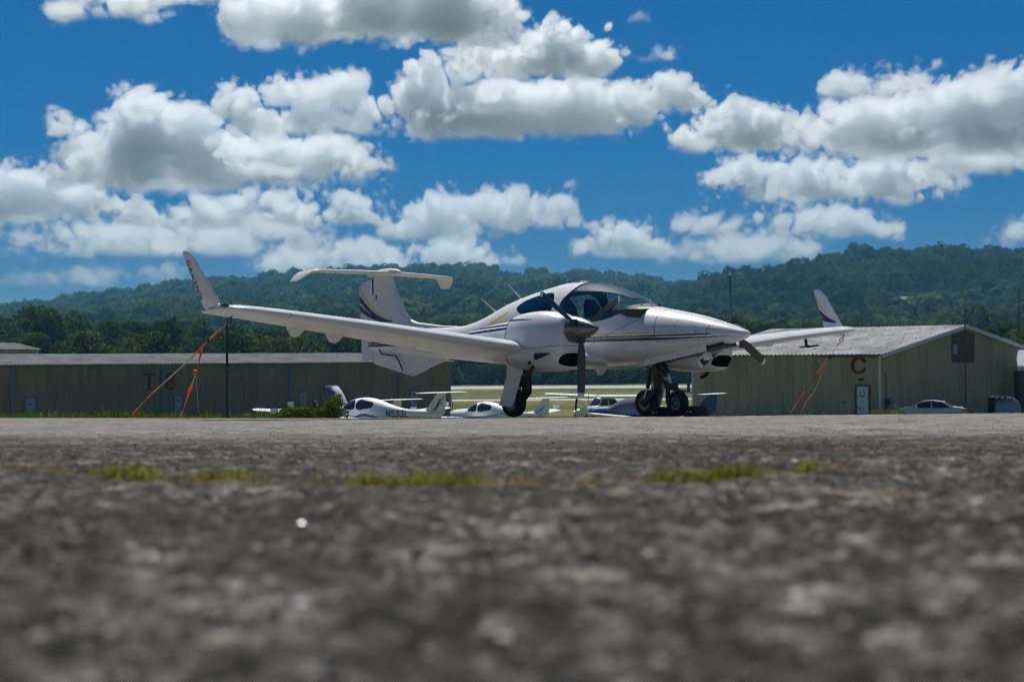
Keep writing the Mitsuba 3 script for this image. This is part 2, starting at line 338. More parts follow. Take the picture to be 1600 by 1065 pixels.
# ------------------------------------------------------------------ ground, apron, runway, hills
def apron_z(x, y):
    x, y = np.asarray(x, float), np.asarray(y, float)
    yc = 23.45 + 2.2 * sstep(-1.0, -8.0, x)                 # brow of the apron, beyond which it falls away to the grass
    d = np.maximum(0, y - yc)
    return EYE - .13 - .03004 * y + .0004 * x ** 2 * np.clip(y / 25, 0, 1.2) - .011 * d - .0012 * d ** 2
_E = PchipInterpolator([26, 34, 45, 60, 75, 97, 130, 180, 250], [1.02, 1.75, 2.5, 3.1, 3.6, 4.35, 5.1, 6.0, 6.5])
def ground_z(x, y):
    x, y = np.asarray(x, float), np.asarray(y, float)
    e = _E(np.clip(y, 26, 250))
    e = e - .5 * sstep(6, 16, x) * sstep(60, 90, y) * sstep(220, 150, y)
    lo = apron_z(x, np.minimum(y, 30)) - .07
    w = sstep(27, 33, y)
    return lo * (1 - w) + (EYE - e) * w
def grid_mesh(xs, ys, zf):
    X, Y = np.meshgrid(xs, ys, indexing='ij'); Z = zf(X, Y)
    n, m = X.shape; i, j = np.meshgrid(np.arange(n - 1), np.arange(m - 1), indexing='ij')
    q = np.stack([i * m + j, (i + 1) * m + j, (i + 1) * m + j + 1, i * m + j + 1], -1).reshape(-1, 4)
    return tm(np.stack([X, Y, Z], -1).reshape(-1, 3), q)
gx = np.unique(np.r_[-9000, -5000, -2500, -1200, -600, -300, np.linspace(-120, 120, 61), 300, 600, 1200, 2500, 5000, 9000])
gy = np.unique(np.r_[-300, -100, -30, np.linspace(-10, 140, 101), np.linspace(145, 260, 30), 300, 360, 420, 600, 900, 1500, 3000, 6000, 9000])
struct('ground', ply(grid_mesh(gx, gy, ground_z), 'm_grass', smooth=True))
def apron_surface(X, Y):
    p = np.stack([X, Y, X * 0], -1); f_ = sstep(26.5, 24.5, Y)
    z = .008 * (meshkit.fbm(p * [2.2, 1.8, 1], 3, 3) - .5) * sstep(0, 3, Y) + .010 * (meshkit.fbm(p * [.25, .5, 1], 3, 9) - .5) * sstep(24, 18, Y) * sstep(2, 8, Y)
    near = sstep(9, 4, Y)
    return apron_z(X, Y) + z * sstep(23.4, 20, Y) + f_ * (near * (.0085 * (meshkit.noise(p * [36, 30, 1], 5) - .5) + .0055 * (meshkit.noise(p * [82, 70, 1], 6) - .5)) + .004 * (meshkit.noise(p * [14, 11, 1], 7) - .5))
def fan_mesh(ts, ys, zf):
    TS, Y = np.meshgrid(ts, ys, indexing='ij'); X = TS * Y; Z = zf(X, Y); n, m = X.shape
    i, j = np.meshgrid(np.arange(n - 1), np.arange(m - 1), indexing='ij'); q = np.stack([i * m + j, (i + 1) * m + j, (i + 1) * m + j + 1, i * m + j + 1], -1).reshape(-1, 4)
    return tm(np.stack([X, Y, Z], -1).reshape(-1, 3), q)
# the apron in view is modelled finely, with the relief of worn asphalt; beside and behind the camera it goes on more coarsely
ys_ = np.unique(np.r_[np.exp(np.linspace(math.log(.5), math.log(5.0), 640)), np.exp(np.linspace(math.log(5.02), math.log(26.0), 190)), np.linspace(26.2, 31, 12)])
side = lambda sg: fan_mesh(sg * np.array([.42, .6, .9, 1.4, 2.2, 4.0, 8.0]), ys_[::6], apron_surface)
back = grid_mesh(np.linspace(-10, 10, 21), np.linspace(-14, .5, 20), apron_surface)
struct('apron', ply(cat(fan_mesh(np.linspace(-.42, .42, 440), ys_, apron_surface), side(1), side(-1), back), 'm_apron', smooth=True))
flat = lambda x, y: ground_z(x, y) + .04
struct('runway', ply(grid_mesh(np.linspace(-1500, 1500, 3), np.linspace(352, 388, 2), flat), 'm_runway'))
struct('taxiway', ply(grid_mesh(np.linspace(-900, 900, 3), np.linspace(252, 263, 2), lambda x, y: flat(x, y) ), 'm_runway'))

sky1 = PchipInterpolator([-3000, -1400, -500, -100, 0, 60, 160, 300, 420, 600, 700, 820, 900, 1000, 1060, 1180, 1300, 1700, 2600, 4000],
                         [470, 500, 492, 481, 477, 471, 457, 439, 429, 416, 412, 424, 424, 433, 440, 446, 450, 455, 440, 480])
sky2 = PchipInterpolator([900, 1000, 1060, 1120, 1180, 1280, 1400, 1510, 1600, 1750, 2300, 4000], [540, 480, 450, 436, 421, 403, 388, 384, 388, 384, 400, 440])
def hills_z(x, y):
    x, y = np.asarray(x, float), np.maximum(np.asarray(y, float), 1.0)
    px = np.clip(800 + F * x / y, -2900, 3900); hor = 560 - .006 * (px - 800)
    p = np.stack([x * .0045, y * .0045, x * 0], -1); nz = meshkit.fbm(p, 4, 21) - .5
    a1 = (hor - sky1(px) - 13) / F * 2150
    t = np.clip((y - 620) / 1530, 0, 1.0)
    z1 = a1 * (.22 * sstep(0, .2, t) * t / .3 * (t < .3) + (t >= .3) * (.22 * (t / .3) * (1 - sstep(.3, .55, t)) + sstep(.3, .55, t) * (t ** 1.15))) + 22 * nz * sstep(.05, .3, t) * sstep(1.0, .8, t)
    z1 = np.where(y > 2150, a1 * (1 - .6 * sstep(2150, 3400, y)), z1)
    a2 = (hor - sky2(np.maximum(px, 905)) - 22) / F * 1400 * sstep(900, 1050, px)
    t2 = np.clip((y - 700) / 700, 0, 1.0)
    z2 = a2 * (.75 * t2 + .25 * t2 ** 2) * sstep(0, .15, t2) + 12 * nz * sstep(.1, .4, t2) * sstep(1, .85, t2) * sstep(950, 1100, px)
    z2 = np.where(y > 1400, a2 * (1 - 1.2 * sstep(1400, 2300, y)), z2)
    return np.maximum(z1, z2)
hx = np.linspace(-2600, 2600, 261); hy = np.linspace(560, 3600, 153)
def hills_surf(X, Y): return EYE - 6.9 + hills_z(X, Y) + 0.0
struct('hills', ply(grid_mesh(hx, hy, hills_surf), 'm_hillground', smooth=True))

# forest on the hills: crowns of many leaf clumps, joined (a far wood that reads as one mass)
def clump_tris(c, nrm, size, r):
    """triangles at c facing nrm, random spin"""
    n = len(c); a = np.cross(nrm, r.standard_normal((n, 3))); a /= np.linalg.norm(a, axis=1, keepdims=True); b = np.cross(nrm, a)
    s = np.asarray(size).reshape(-1, 1) * r.uniform(.7, 1.3, (n, 1))
    return np.stack([c + s * a, c + s * (-.5 * a + .87 * b), c + s * (-.5 * a - .87 * b)], 1)
def unit(r, n): v = r.standard_normal((n, 3)); return v / np.linalg.norm(v, axis=1, keepdims=True)
def forest_crown(r, n):
    lob = np.vstack([[0, 0, .55], np.c_[unit(r, 6)[:, :2] * .38, r.uniform(.35, .75, 6)]]); rad = np.r_[.36, r.uniform(.16, .30, 6)]
    k = r.integers(0, 7, n); u = unit(r, n); u[:, 2] = np.where(u[:, 2] < -.3, -u[:, 2], u[:, 2])
    c = lob[k] + u * rad[k][:, None] * r.uniform(.85, 1.08, (n, 1))
    nrm = u + .2 * unit(r, n); nrm /= np.linalg.norm(nrm, axis=1, keepdims=True)
    return clump_tris(c, nrm, .125, r), r.uniform(0, 1, n)
fr = np.random.default_rng(31)
FC = [forest_crown(fr, 110) for _ in range(10)]
def plant_forest(name, pts, height, label, matname):
    V, U = [], []
    var = fr.integers(0, len(FC), len(pts)); rot = fr.uniform(0, 6.28, len(pts)); hue = np.clip(.42 + .26 * fr.standard_normal(len(pts)) + 1.1 * (meshkit.fbm(np.c_[pts[:, 0] * .006, pts[:, 1] * .006, pts[:, 0] * 0], 3, 8) - .5), 0, 1)
    for k in range(len(FC)):
        s = var == k
        if not s.any(): continue
        t, u = FC[k]; c, sn = np.cos(rot[s])[:, None, None], np.sin(rot[s])[:, None, None]; h = height[s][:, None, None]
        w = h * fr.uniform(.8, 1.15, (s.sum(), 1, 1))
        x = (t[None, :, :, 0] * c - t[None, :, :, 1] * sn) * w; y = (t[None, :, :, 0] * sn + t[None, :, :, 1] * c) * w; z = t[None, :, :, 2] * h
        P = pts[s]
        V.append(np.stack([x + P[:, 0, None, None], y + P[:, 1, None, None], z + P[:, 2, None, None]], -1).reshape(-1, 3))
        uu = np.clip(.72 * hue[s][:, None] + .28 * u[None], 0, 1); U.append(np.repeat(uu.reshape(-1), 3))
    v = np.vstack(V); u = np.concatenate(U)
    scene[name] = ply(tm(v, np.arange(len(v)).reshape(-1, 3)), matname, uv=np.stack([u, u * 0], 1))
    labels[name] = {'label': label, 'category': 'forest', 'kind': 'stuff'}
def scatter(y0, y1, sp, pxa, pxb):
    ys = np.arange(y0, y1, sp); out = []
    for y in ys:
        xs = np.arange((pxa - 800) / F * y, (pxb - 800) / F * y, sp); out.append(np.c_[xs, np.full(len(xs), y)])
    p = np.vstack(out); p += fr.uniform(-.5, .5, p.shape) * sp * .95
    return p
p1 = scatter(640, 2200, 11.5, -90, 1690)
px1 = 800 + F * p1[:, 0] / p1[:, 1]
z = hills_surf(p1[:, 0], p1[:, 1]); vis = 560 - .006 * (px1 - 800) - (z - EYE) / p1[:, 1] * F
right = px1 > 1035
meadow = right & (np.abs(px1 - 1440) < 75 + 20 * np.sin(px1 * .2)) & (np.abs(vis - (482 - .05 * (px1 - 1440))) < 20) & (p1[:, 1] < 1400)
hidden = right & (p1[:, 1] > 1480) & (px1 > 1100)
keep = ~meadow & ~hidden
P3 = np.c_[p1, z - .8][keep]; near_right = ((px1 > 1060) & (p1[:, 1] > 1010 + 60 * np.sin(px1 * .013)))[keep]
hgt = fr.uniform(11, 20, len(P3)) * np.where(fr.uniform(size=len(P3)) > .90, 1.38, 1.0)
plant_forest('hill_forest', P3[~near_right], hgt[~near_right], 'hazy green forest covering the long ridge across the left and middle', 'm_forest')
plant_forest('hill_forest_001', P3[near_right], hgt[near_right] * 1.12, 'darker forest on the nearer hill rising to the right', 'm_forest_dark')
mx, my = np.linspace(1345, 1535, 24), np.linspace(780, 1400, 60)
MX, MY = np.meshgrid((mx - 800) / F, my, indexing='ij')
mpx = 800 + F * MX; mz = hills_surf(MX * MY, MY); mv = 560 - .006 * (mpx - 800) - (mz - EYE) / MY * F
ok = np.abs(mv - (482 - .05 * (mpx - 1440))) < 25
i, j = np.nonzero(ok[:-1, :-1] & ok[1:, :-1] & ok[:-1, 1:] & ok[1:, 1:]); W_ = len(my)
struct('meadow', ply(tm(np.stack([MX * MY, MY, mz + .5], -1).reshape(-1, 3), np.stack([i * W_ + j, (i + 1) * W_ + j, (i + 1) * W_ + j + 1, i * W_ + j + 1], 1)), 'm_meadow', smooth=True))

# single trees: crown of lobes of leaf clumps, tapered trunk with limbs
def tree_variant(seed, n=2300, wide=.34, tall=1.0):
    r = np.random.default_rng(seed); L = r.integers(11, 17)
    cz = r.uniform(.28, .84, L); ang = r.uniform(0, 6.28, L); prof = np.sqrt(np.clip(1 - ((cz - .5) / .5) ** 2, .05, 1))
    rr = wide * prof * r.uniform(.35, .95, L); lob = np.c_[rr * np.cos(ang), rr * np.sin(ang), cz]; lob = np.vstack([lob, [[0, 0, .84]], [[0, 0, .55]]])
    rad = np.r_[r.uniform(.10, .17, L), .13, .22]
    w = rad ** 2; k = r.choice(len(rad), n, p=w / w.sum()); u = unit(r, n)
    c = lob[k] + u * rad[k][:, None] * (r.uniform(.3, 1, (n, 1)) ** .35) * [1, 1, .85] + r.normal(0, .008, (n, 3))
    nrm = u + .7 * unit(r, n); nrm /= np.linalg.norm(nrm, axis=1, keepdims=True)
    tr = clump_tris(c, nrm, .030, r); hue = np.clip(.35 + .3 * r.standard_normal(len(rad))[k] * .6 + .35 * r.uniform(size=n), 0, 1)
    crown = ply(tm(tr.reshape(-1, 3), np.arange(3 * n).reshape(-1, 3)), 'm_leaf', uv=np.stack([np.repeat(hue, 3), np.zeros(3 * n)], 1))
    trunk = [tube([[0, 0, -.03], [.004, 0, .2], [-.006, .004, .45], [0, 0, .75]], [.022, .017, .012, .004], 7)]
    for q in range(6):
        a = lob[q]; s = np.array([0, 0, max(.16, a[2] - .22)]); trunk.append(tube([s, (s + a) / 2 + [0, 0, -.02], a], [.009, .006, .002], 5))
    return crown, ply(cat(*trunk), 'm_bark', smooth=True)
TV = [tree_variant(100 + k, wide=w) for k, w in enumerate((.36, .30, .40, .34, .27, .38, .33))]
def shrub_variant(seed, n=1500):
    r = np.random.default_rng(seed); L = 16; a = r.uniform(0, 6.28, L); q = r.uniform(.1, .42, L)
    lob = np.c_[q * np.cos(a), q * np.sin(a), r.uniform(.08, .78, L)]; rad = r.uniform(.16, .26, L); k = r.integers(0, L, n); u = unit(r, n)
    c = lob[k] + u * rad[k][:, None] * (r.uniform(.3, 1, (n, 1)) ** .35); c[:, 2] = np.abs(c[:, 2]); nrm = u + .6 * unit(r, n); nrm /= np.linalg.norm(nrm, axis=1, keepdims=True)
    tr = clump_tris(c, nrm, .045, r); hue = np.clip(.3 + .25 * r.standard_normal(L)[k] + .3 * r.uniform(size=n), 0, 1)
    return ply(tm(tr.reshape(-1, 3), np.arange(3 * n).reshape(-1, 3)), 'm_leaf', uv=np.stack([np.repeat(hue, 3), np.zeros(3 * n)], 1)), ply(cat(*[tube([[0, 0, -.02], l * .6, l], [.02, .012, .004], 5) for l in lob[:5]]), 'm_bark', smooth=True)
SV = [shrub_variant(300 + k) for k in range(4)]
tr_ = np.random.default_rng(12)
def tree(px, top, d, label, group, leaf='m_leaf', v=None, wid=1.0):
    hor = 560 - .006 * (px - 800); x = (px - 800) / F * d; zb = float(ground_z(x, d)) if d < 620 else float(hills_surf(x, d))
    h = EYE + (hor - top) / F * d - zb
    k = thing('tree', label, 'tree', group); v = int(tr_.integers(0, len(TV))) if v is None else v
    c, t = TV[v] if v < 50 else SV[v % 4]; M = T().translate([x, d, zb]).rotate([0, 0, 1], float(tr_.uniform(0, 360))).scale([h * wid, h * wid, h])
    scene[k + '__crown'] = {**c, 'to_world': M, 'bsdf': {'type': 'ref', 'id': leaf}}
    scene[k + '__trunk'] = {**t, 'to_world': M}
def row(pts_px, pts_top, n, d0, d1, jit, label, group, leaf, pa, pb, shrub=False):
    f = PchipInterpolator(pts_px, pts_top)
    for k in range(n):
        px = pa + (pb - pa) * (k + .5 + tr_.uniform(-.4, .4)) / n
        tree(px, float(f(px)) + tr_.uniform(-jit, jit), tr_.uniform(d0, d1), label, group, leaf if isinstance(leaf, str) else leaf[int(tr_.integers(0, len(leaf)))], 50 + k if shrub else None, 1.5 if shrub else 1.0)
row([-60, 0, 60, 110, 170, 235, 300, 380, 460, 560, 620], [478, 484, 474, 480, 498, 494, 494, 502, 510, 508, 505], 17, 310, 350, 5, 'tall dark broadleaf tree in the back row behind the long left hangar', 'tall dark trees behind the long left hangar', 'm_leaf', -50, 610)
row([-60, 0, 100, 200, 300, 400, 500, 620], [515, 510, 516, 512, 518, 514, 517, 515], 20, 235, 285, 6, 'bright green tree in the front row just beyond the long left hangar roof', 'bright trees just beyond the long left hangar', ('m_leaf', 'm_leaf_light', 'm_leaf_light'), -40, 600)
row([540, 640, 720, 800, 900, 1000, 1060, 1180], [500, 494, 490, 497, 495, 486, 482, 488], 26, 425, 445, 5, 'tall tree in the wood edge beyond the runway, seen under and over the big aircraft', 'trees of the wood edge beyond the runway', ('m_leaf', 'm_leaf', 'm_leaf_light'), 545, 1170)
row([540, 1180], [562, 565], 34, 408, 420, 9, 'lower tree at the foot of the wood edge beyond the runway', 'low trees at the foot of the wood edge', 'm_leaf', 545, 1180, True)
row([1050, 1150, 1250, 1350, 1440, 1500], [488, 494, 498, 496, 500, 506], 15, 300, 360, 5, 'dark green tree standing behind the ridge of the right hangar', 'trees behind the right hangar', ('m_leaf', 'm_leaf', 'm_leaf_light'), 1065, 1490)
tree(1521, 470, 520, 'big round hazy tree rising behind the peak of the right hangar gable', None, 'm_leaf', 2, .95)
tree(1562, 497, 260, 'dense dark round tree right of the hangar gable peak', None, 'm_leaf', 0, 1.25)
tree(1583, 520, 190, 'small bright tree over the right slope of the gable roof', None, 'm_leaf_light', 3, 1.1)
tree(1612, 500, 240, 'yellow green tree at the right edge behind the second mast', None, 'm_leaf_light', 5, 1.1)
tree(1640, 505, 250, 'dark tree at the far right edge of the picture', None, 'm_leaf', 1, 1.1)

# ------------------------------------------------------------------ hangars
def ribbed(Pf, s0, s1, z0, ztop, out, pitch=.23, h=.032, w=.045, back=0.0):
    """one ribbed sheet from s0 to s1: Pf(s, out_offset, z) -> world; ztop a function of s"""
    k = max(1, int(round((s1 - s0) / pitch))); st = (s1 - s0) / k; pr_ = []
    for i in range(k):
        a = s0 + i * st
        pr_ += [(a + .007, 0), (a + st / 2 - w, 0), (a + st / 2 - w * .55, h), (a + st / 2 + w * .55, h), (a + st / 2 + w, 0)]
    pr_.append((s1 - .007, 0)); pr_ = [(s0 + .007, -.03)] + pr_ + [(s1 - .007, -.03)]
    v = []
    for s, o in pr_: v += [Pf(s, out + o, z0), Pf(s, out + o, ztop(s))]
    n = len(pr_); i = np.arange(n - 1)
    return tm(v, np.stack([2 * i, 2 * i + 2, 2 * i + 3, 2 * i + 1], 1))

class Frame:
    def __init__(self, P0, a, b): self.P, self.a, self.b = np.array(P0, float), np.array(a, float), np.array(b, float)
    def __call__(self, s, t, z): q = self.P + s * self.a + t * self.b; return np.array([q[0], q[1], z])
    def box(self, s0, s1, t0, t1, z0, z1, ch=0.0):
        c = self((s0 + s1) / 2, (t0 + t1) / 2, (z0 + z1) / 2)
        return obox(c, [*self.a, 0], [*self.b, 0], [0, 0, 1], abs(s1 - s0) / 2, abs(t1 - t0) / 2, abs(z1 - z0) / 2, ch)

def hangar(label, fr_, L, D, zg, ze, zr, wallm, roofm, front=True, gable0=True, gable1=True, s_lo=0.0, over=.3, pw=.92, rw=.99, name='hangar'):
    k = thing(name, label, 'hangar')
    roofz = lambda t: zr - (zr - ze) * abs(t - D / 2) / (D / 2)
    core = cat(fr_.box(s_lo + .06, L - .06, .06, D - .06, zg, ze - .08))
    wk = put(k, 'wall', ply(core, 'm_darkwall'))
    n = int(round((L - s_lo) / pw)); e = np.linspace(s_lo, L, n + 1)
    for i in range(n):
        put(wk, 'panel', ply(ribbed(lambda s, o, z: fr_(s, -o, z), e[i], e[i + 1], zg, lambda s: ze - .05, 0), wallm))
        put(wk, 'panel', ply(ribbed(lambda s, o, z: fr_(s, D + o, z), e[i], e[i + 1], zg, lambda s: ze - .05, 0), wallm)) if False else None
    m = int(round(D / pw)); g = np.linspace(0, D, m + 1)
    for on, sv, sg in ((gable0, s_lo, -1), (gable1, L, 1)):
        if on:
            for i in range(m): put(wk, 'panel', ply(ribbed(lambda t, o, z: fr_(sv + sg * o, t, z), g[i], g[i + 1], zg, lambda t: roofz(t) - .07, 0), wallm))
    rk = put(k, 'roof', ply(cat(*[loft([[fr_(s, t, roofz(t) - .035) , fr_(s, t2, roofz(t2) - .035), fr_(s, t2, roofz(t2) - .075), fr_(s, t, roofz(t) - .075)] for s in (s_lo - over + .03, L + over - .03)]) for t, t2 in ((-.25, D / 2), (D / 2, D + .25))]), 'm_darkwall'))
    q = int(round((L - s_lo + 2 * over) / rw)); e = np.linspace(s_lo - over, L + over, q + 1)
    for i in range(q):
        for t0, t1 in ((-.32, D / 2 + .01), (D + .32, D / 2 - .01)):
            ks = 3; st = (e[i + 1] - e[i]) / ks; pts = []
            for j in range(ks):
                a = e[i] + j * st; pts += [(a, 0), (a + st * .5, 0), (a + st * .60, .06), (a + st * .86, .06)]
            pts.append((e[i + 1], 0)); v = []
            jit = .004 * (i % 2)
            for s, o in pts: v += [fr_(s, t0, roofz(t0) + o + jit), fr_(s, t1, roofz(t1) + o + jit)]
            # visible cut edge at the eave
            v += [fr_(s, t0, roofz(t0) + o + jit - .03) for s, o in pts]
            nn = len(pts); ii = np.arange(nn - 1)
            f = np.vstack([np.stack([2 * ii, 2 * ii + 2, 2 * ii + 3, 2 * ii + 1], 1), np.stack([2 * ii, 2 * ii + 2, 2 * nn + ii + 1, 2 * nn + ii], 1)])
            put(rk, 'panel', ply(tm(v, f), roofm))
    return k, wk, rk, roofz

def letters(fr_, txt, s, out, z, h, flip=1, depth=.03):
    m = meshkit.text_mesh(txt, h, depth, bold=True); v = np.asarray(m.vertices); v = v - [v[:, 0].min(), 0, 0]
    return tm([fr_(s + flip * p[0], out - p[2], z + p[1]) for p in v], m.faces)

_a, _b = np.array([.76, .65]) / math.hypot(.76, .65), np.array([-.65, .76]) / math.hypot(.76, .65)
H8 = Frame((-38.1, 130.0), _a, _b)
s8 = lambda px: ((px - 800) / F * 130 + 38.1) / (_a[0] - _a[1] * (px - 800) / F)
zg8, ze8, zr8 = EYE - 5.5, EYE - .22, EYE + .58
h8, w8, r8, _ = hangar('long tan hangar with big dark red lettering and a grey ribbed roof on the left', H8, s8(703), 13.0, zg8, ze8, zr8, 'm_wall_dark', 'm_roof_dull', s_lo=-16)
put(h8, 'rail', ply(cat(H8.box(-16, s8(703), -.10, -.03, EYE - 2.755, EYE - 2.665), H8.box(-16, s8(703), -.14, -.10, EYE - 2.70, EYE - 2.68)), 'm_trim_dull'))
for a_ in (18, 253.7, 452.5, 623.5):
    put(h8, 'post', ply(cat(H8.box(s8(a_) - .13, s8(a_) - .05, -.16, -.03, zg8, ze8 - .1), H8.box(s8(a_) + .05, s8(a_) + .13, -.16, -.03, zg8, ze8 - .1), H8.box(s8(a_) - .045, s8(a_) + .045, -.12, -.03, zg8, ze8 - .1)), 'm_trim_dull'))
put(h8, 'corner_trim', ply(H8.box(s8(703) - .12, s8(703) + .03, -.07, .10, zg8, ze8 - .06), 'm_trim_dull'))
for a0, a1 in ((38.3, 55), (271.3, 284.3), (466, 478), (640, 652.5)):
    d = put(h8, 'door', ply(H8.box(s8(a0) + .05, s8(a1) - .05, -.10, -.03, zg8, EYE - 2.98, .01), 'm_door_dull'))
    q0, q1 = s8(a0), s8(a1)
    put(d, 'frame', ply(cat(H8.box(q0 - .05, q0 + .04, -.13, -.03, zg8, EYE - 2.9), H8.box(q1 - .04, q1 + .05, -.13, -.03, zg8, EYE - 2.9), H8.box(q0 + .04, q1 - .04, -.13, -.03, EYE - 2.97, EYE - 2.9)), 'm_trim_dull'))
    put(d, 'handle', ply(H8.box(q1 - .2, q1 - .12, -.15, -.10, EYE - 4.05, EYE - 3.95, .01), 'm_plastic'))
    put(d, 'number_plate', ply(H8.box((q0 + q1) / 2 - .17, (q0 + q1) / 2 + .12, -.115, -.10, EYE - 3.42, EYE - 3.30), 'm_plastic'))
put(h8, 'lettering', ply(letters(H8, 'T', s8(223), -.035, EYE - 2.42, 1.36), 'm_letter'), 'dark red letter T on the tan wall')
put(h8, 'lettering', ply(obox(H8(s8(248), -.05, EYE - 1.52), [*_a, 0], [*_b, 0], [0, 0, 1], .12, .02, .08, .02), 'm_letter'), 'small dark red dash between the letter and the digit')
put(h8, 'lettering', ply(letters(H8, '8', s8(257.2), -.035, EYE - 2.40, 1.36), 'm_letter'), 'dark red digit 8 on the tan wall')

k0 = (60 - 800) / F; dB = 205.0
HB = Frame((k0 * dB, dB), _a, _b)
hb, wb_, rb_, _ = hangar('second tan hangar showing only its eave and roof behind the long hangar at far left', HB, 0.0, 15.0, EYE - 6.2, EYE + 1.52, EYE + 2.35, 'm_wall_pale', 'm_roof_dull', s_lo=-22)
put(hb, 'corner_trim', ply(HB.box(-.12, .03, -.07, .10, EYE - 6, EYE + 1.45), 'm_trim'))

# right hangar: long wall to the left of its corner, gable to the right
HC = Frame((21.5, 96.0), _b, _a)
zgC, zeC, zrC, DC = EYE - 4.35, EYE + .19, EYE + 1.86, 16.3
hc, wc, rc, roofzC = hangar('tan ribbed hangar with pale metal roof and dark red letter at the right', HC, 15.0, DC, zgC, zeC, zrC, 'm_wall_pale', 'm_roof', gable1=False)
sC = lambda px: ((px - 800) / F * 96 - 21.5) / (_b[0] - _b[1] * (px - 800) / F)
tC = lambda px: ((px - 800) / F * 96 - 21.5) / (_a[0] - _a[1] * (px - 800) / F)
zz = lambda px, y, d: EYE + (560 - .006 * (px - 800) - y) / F * d
# rake and eave trim, downpipe
for t0, t1 in ((-.34, DC / 2), (DC + .34, DC / 2)):
    put(hc, 'rake_trim', ply(loft([[HC(-.36, t, roofzC(t) + .05), HC(-.36, t, roofzC(t) - .19), HC(-.30, t, roofzC(t) - .19), HC(-.30, t, roofzC(t) + .05)] for t in (t0, t1)]), 'm_trim'))
put(hc, 'gutter', ply(loft([[HC(s, -.33, zeC - .10), HC(s, -.33, zeC - .24), HC(s, -.42, zeC - .22), HC(s, -.44, zeC - .10)] for s in (0, 4.2)]), 'm_plastic'))
put(hc, 'downpipe', ply(cat(HC.box(-.02, .11, -.16, -.05, zgC, zeC - .14, .02), HC.box(-.04, .13, -.18, -.03, zgC + 1.4, zgC + 1.46)), 'm_trim'))
put(hc, 'corner_trim', ply(HC.box(14.9, 15.03, -.06, .08, zgC, zeC - .08), 'm_trim'))
dk = put(hc, 'door', ply(HC.box(sC(1357.5), sC(1339.5), -.10, -.03, zgC, zz(1348, 603.5, 97), .01), 'm_door'), 'white door with a round sign under the red letter')
q0, q1 = sC(1358.6), sC(1338.4)
put(dk, 'frame', ply(cat(HC.box(q0 - .06, q0 + .03, -.13, -.03, zgC, zz(1348, 602, 97)), HC.box(q1 - .03, q1 + .06, -.13, -.03, zgC, zz(1348, 602, 97)), HC.box(q0 + .03, q1 - .03, -.13, -.03, zz(1348, 603, 97), zz(1348, 601, 97))), 'm_plastic'))
put(dk, 'handle', ply(HC.box(q1 - .2, q1 - .12, -.15, -.10, zgC + 1.35, zgC + 1.45, .01), 'm_plastic'))
sg = []
for a_ in np.arange(9) * 2 * np.pi / 9:
    if 1.2 < a_ < 2.0: continue
    sg.append(obox(HC((q0 + q1) / 2 + .17 * math.cos(a_), -.108, zz(1348, 615, 97) + .17 * math.sin(a_)), [*_b, 0], [*_a, 0], [0, 0, 1], .045, .006, .035))
sg.append(obox(HC((q0 + q1) / 2, -.108, zz(1348, 617.5, 97)), [*_b, 0], [*_a, 0], [0, 0, 1], .13, .006, .02))
put(dk, 'sign', ply(cat(*sg), 'm_plastic'))
mC = meshkit.text_mesh('C', 1.02, .03, bold=True); vC = np.asarray(mC.vertices); vC = vC - [vC[:, 0].min(), vC[:, 1].min(), 0]
wCc = vC[:, 0].max(); sL, sR = sC(1330), sC(1353.5)
put(hc, 'lettering', ply(tm([HC(sL + (sR - sL) * p[0] / wCc, -.035 - p[2], zz(1342, 584, 97) + p[1] * (zz(1342, 557, 97) - zz(1342, 584, 97)) / vC[:, 1].max()) for p in vC], mC.faces), 'm_letter'), 'dark red letter C above the white door')
put(hc, 'wall_lamp', ply(cat(HC.box(sC(1348), sC(1343.5), -.22, -.03, zz(1346, 594.5, 97), zz(1346, 591, 97), .02), HC.box(sC(1350), sC(1347.6), -.14, -.03, zz(1346, 594, 97), zz(1346, 590, 97), .02)), 'm_black'))
put(hc, 'socket_box', ply(HC.box(sC(1320.2), sC(1318), -.12, -.03, zz(1319, 629.5, 98), zz(1319, 626.5, 98), .01), 'm_plastic'))
# dark panel and louvre on the gable
t0, t1 = tC(1486), tC(1521)
put(hc, 'dark_panel', ply(loft([[HC(-.06, t, zz(1503, 566.5, 101)), HC(-.03, t, zz(1503, 566.5, 101)), HC(-.03, t, roofzC(t) - .3), HC(-.06, t, roofzC(t) - .3)] for t in (t0, tC(1504), t1)]), 'm_darkwall'), 'dark weathered panel under the gable peak')
lv = put(hc, 'louvre', ply(HC.box(-.085, -.065, tC(1485.8), tC(1493.6), zz(1490, 553.5, 100), zz(1490, 537, 100)), 'm_black'))
for i in range(7):
    zl = zz(1490, 537, 100) - .05 - i * .088
    put(lv, 'slat', ply(obox(HC(-.12, (tC(1486) + tC(1493.4)) / 2, zl), [*_a, 0], [*(-_b), -.7], [0, 0, 1], (tC(1493.4) - tC(1486)) / 2, .035, .012), 'm_trim'))
fs = []
for t in (1.1, 2.6, 4.1, 5.6, 7.1):
    for s in np.arange(.4, 14.6, .9):
        fs.append(obox(HC(s + .15 * (t > 2), t, roofzC(t) + .05), [*_b, 0], [*_a, .2], [0, 0, 1], .06, .05, .02))
k = put(rc, 'fastener', ply(cat(*fs), 'm_darkwall')); labels[k] = {'kind': 'stuff'}
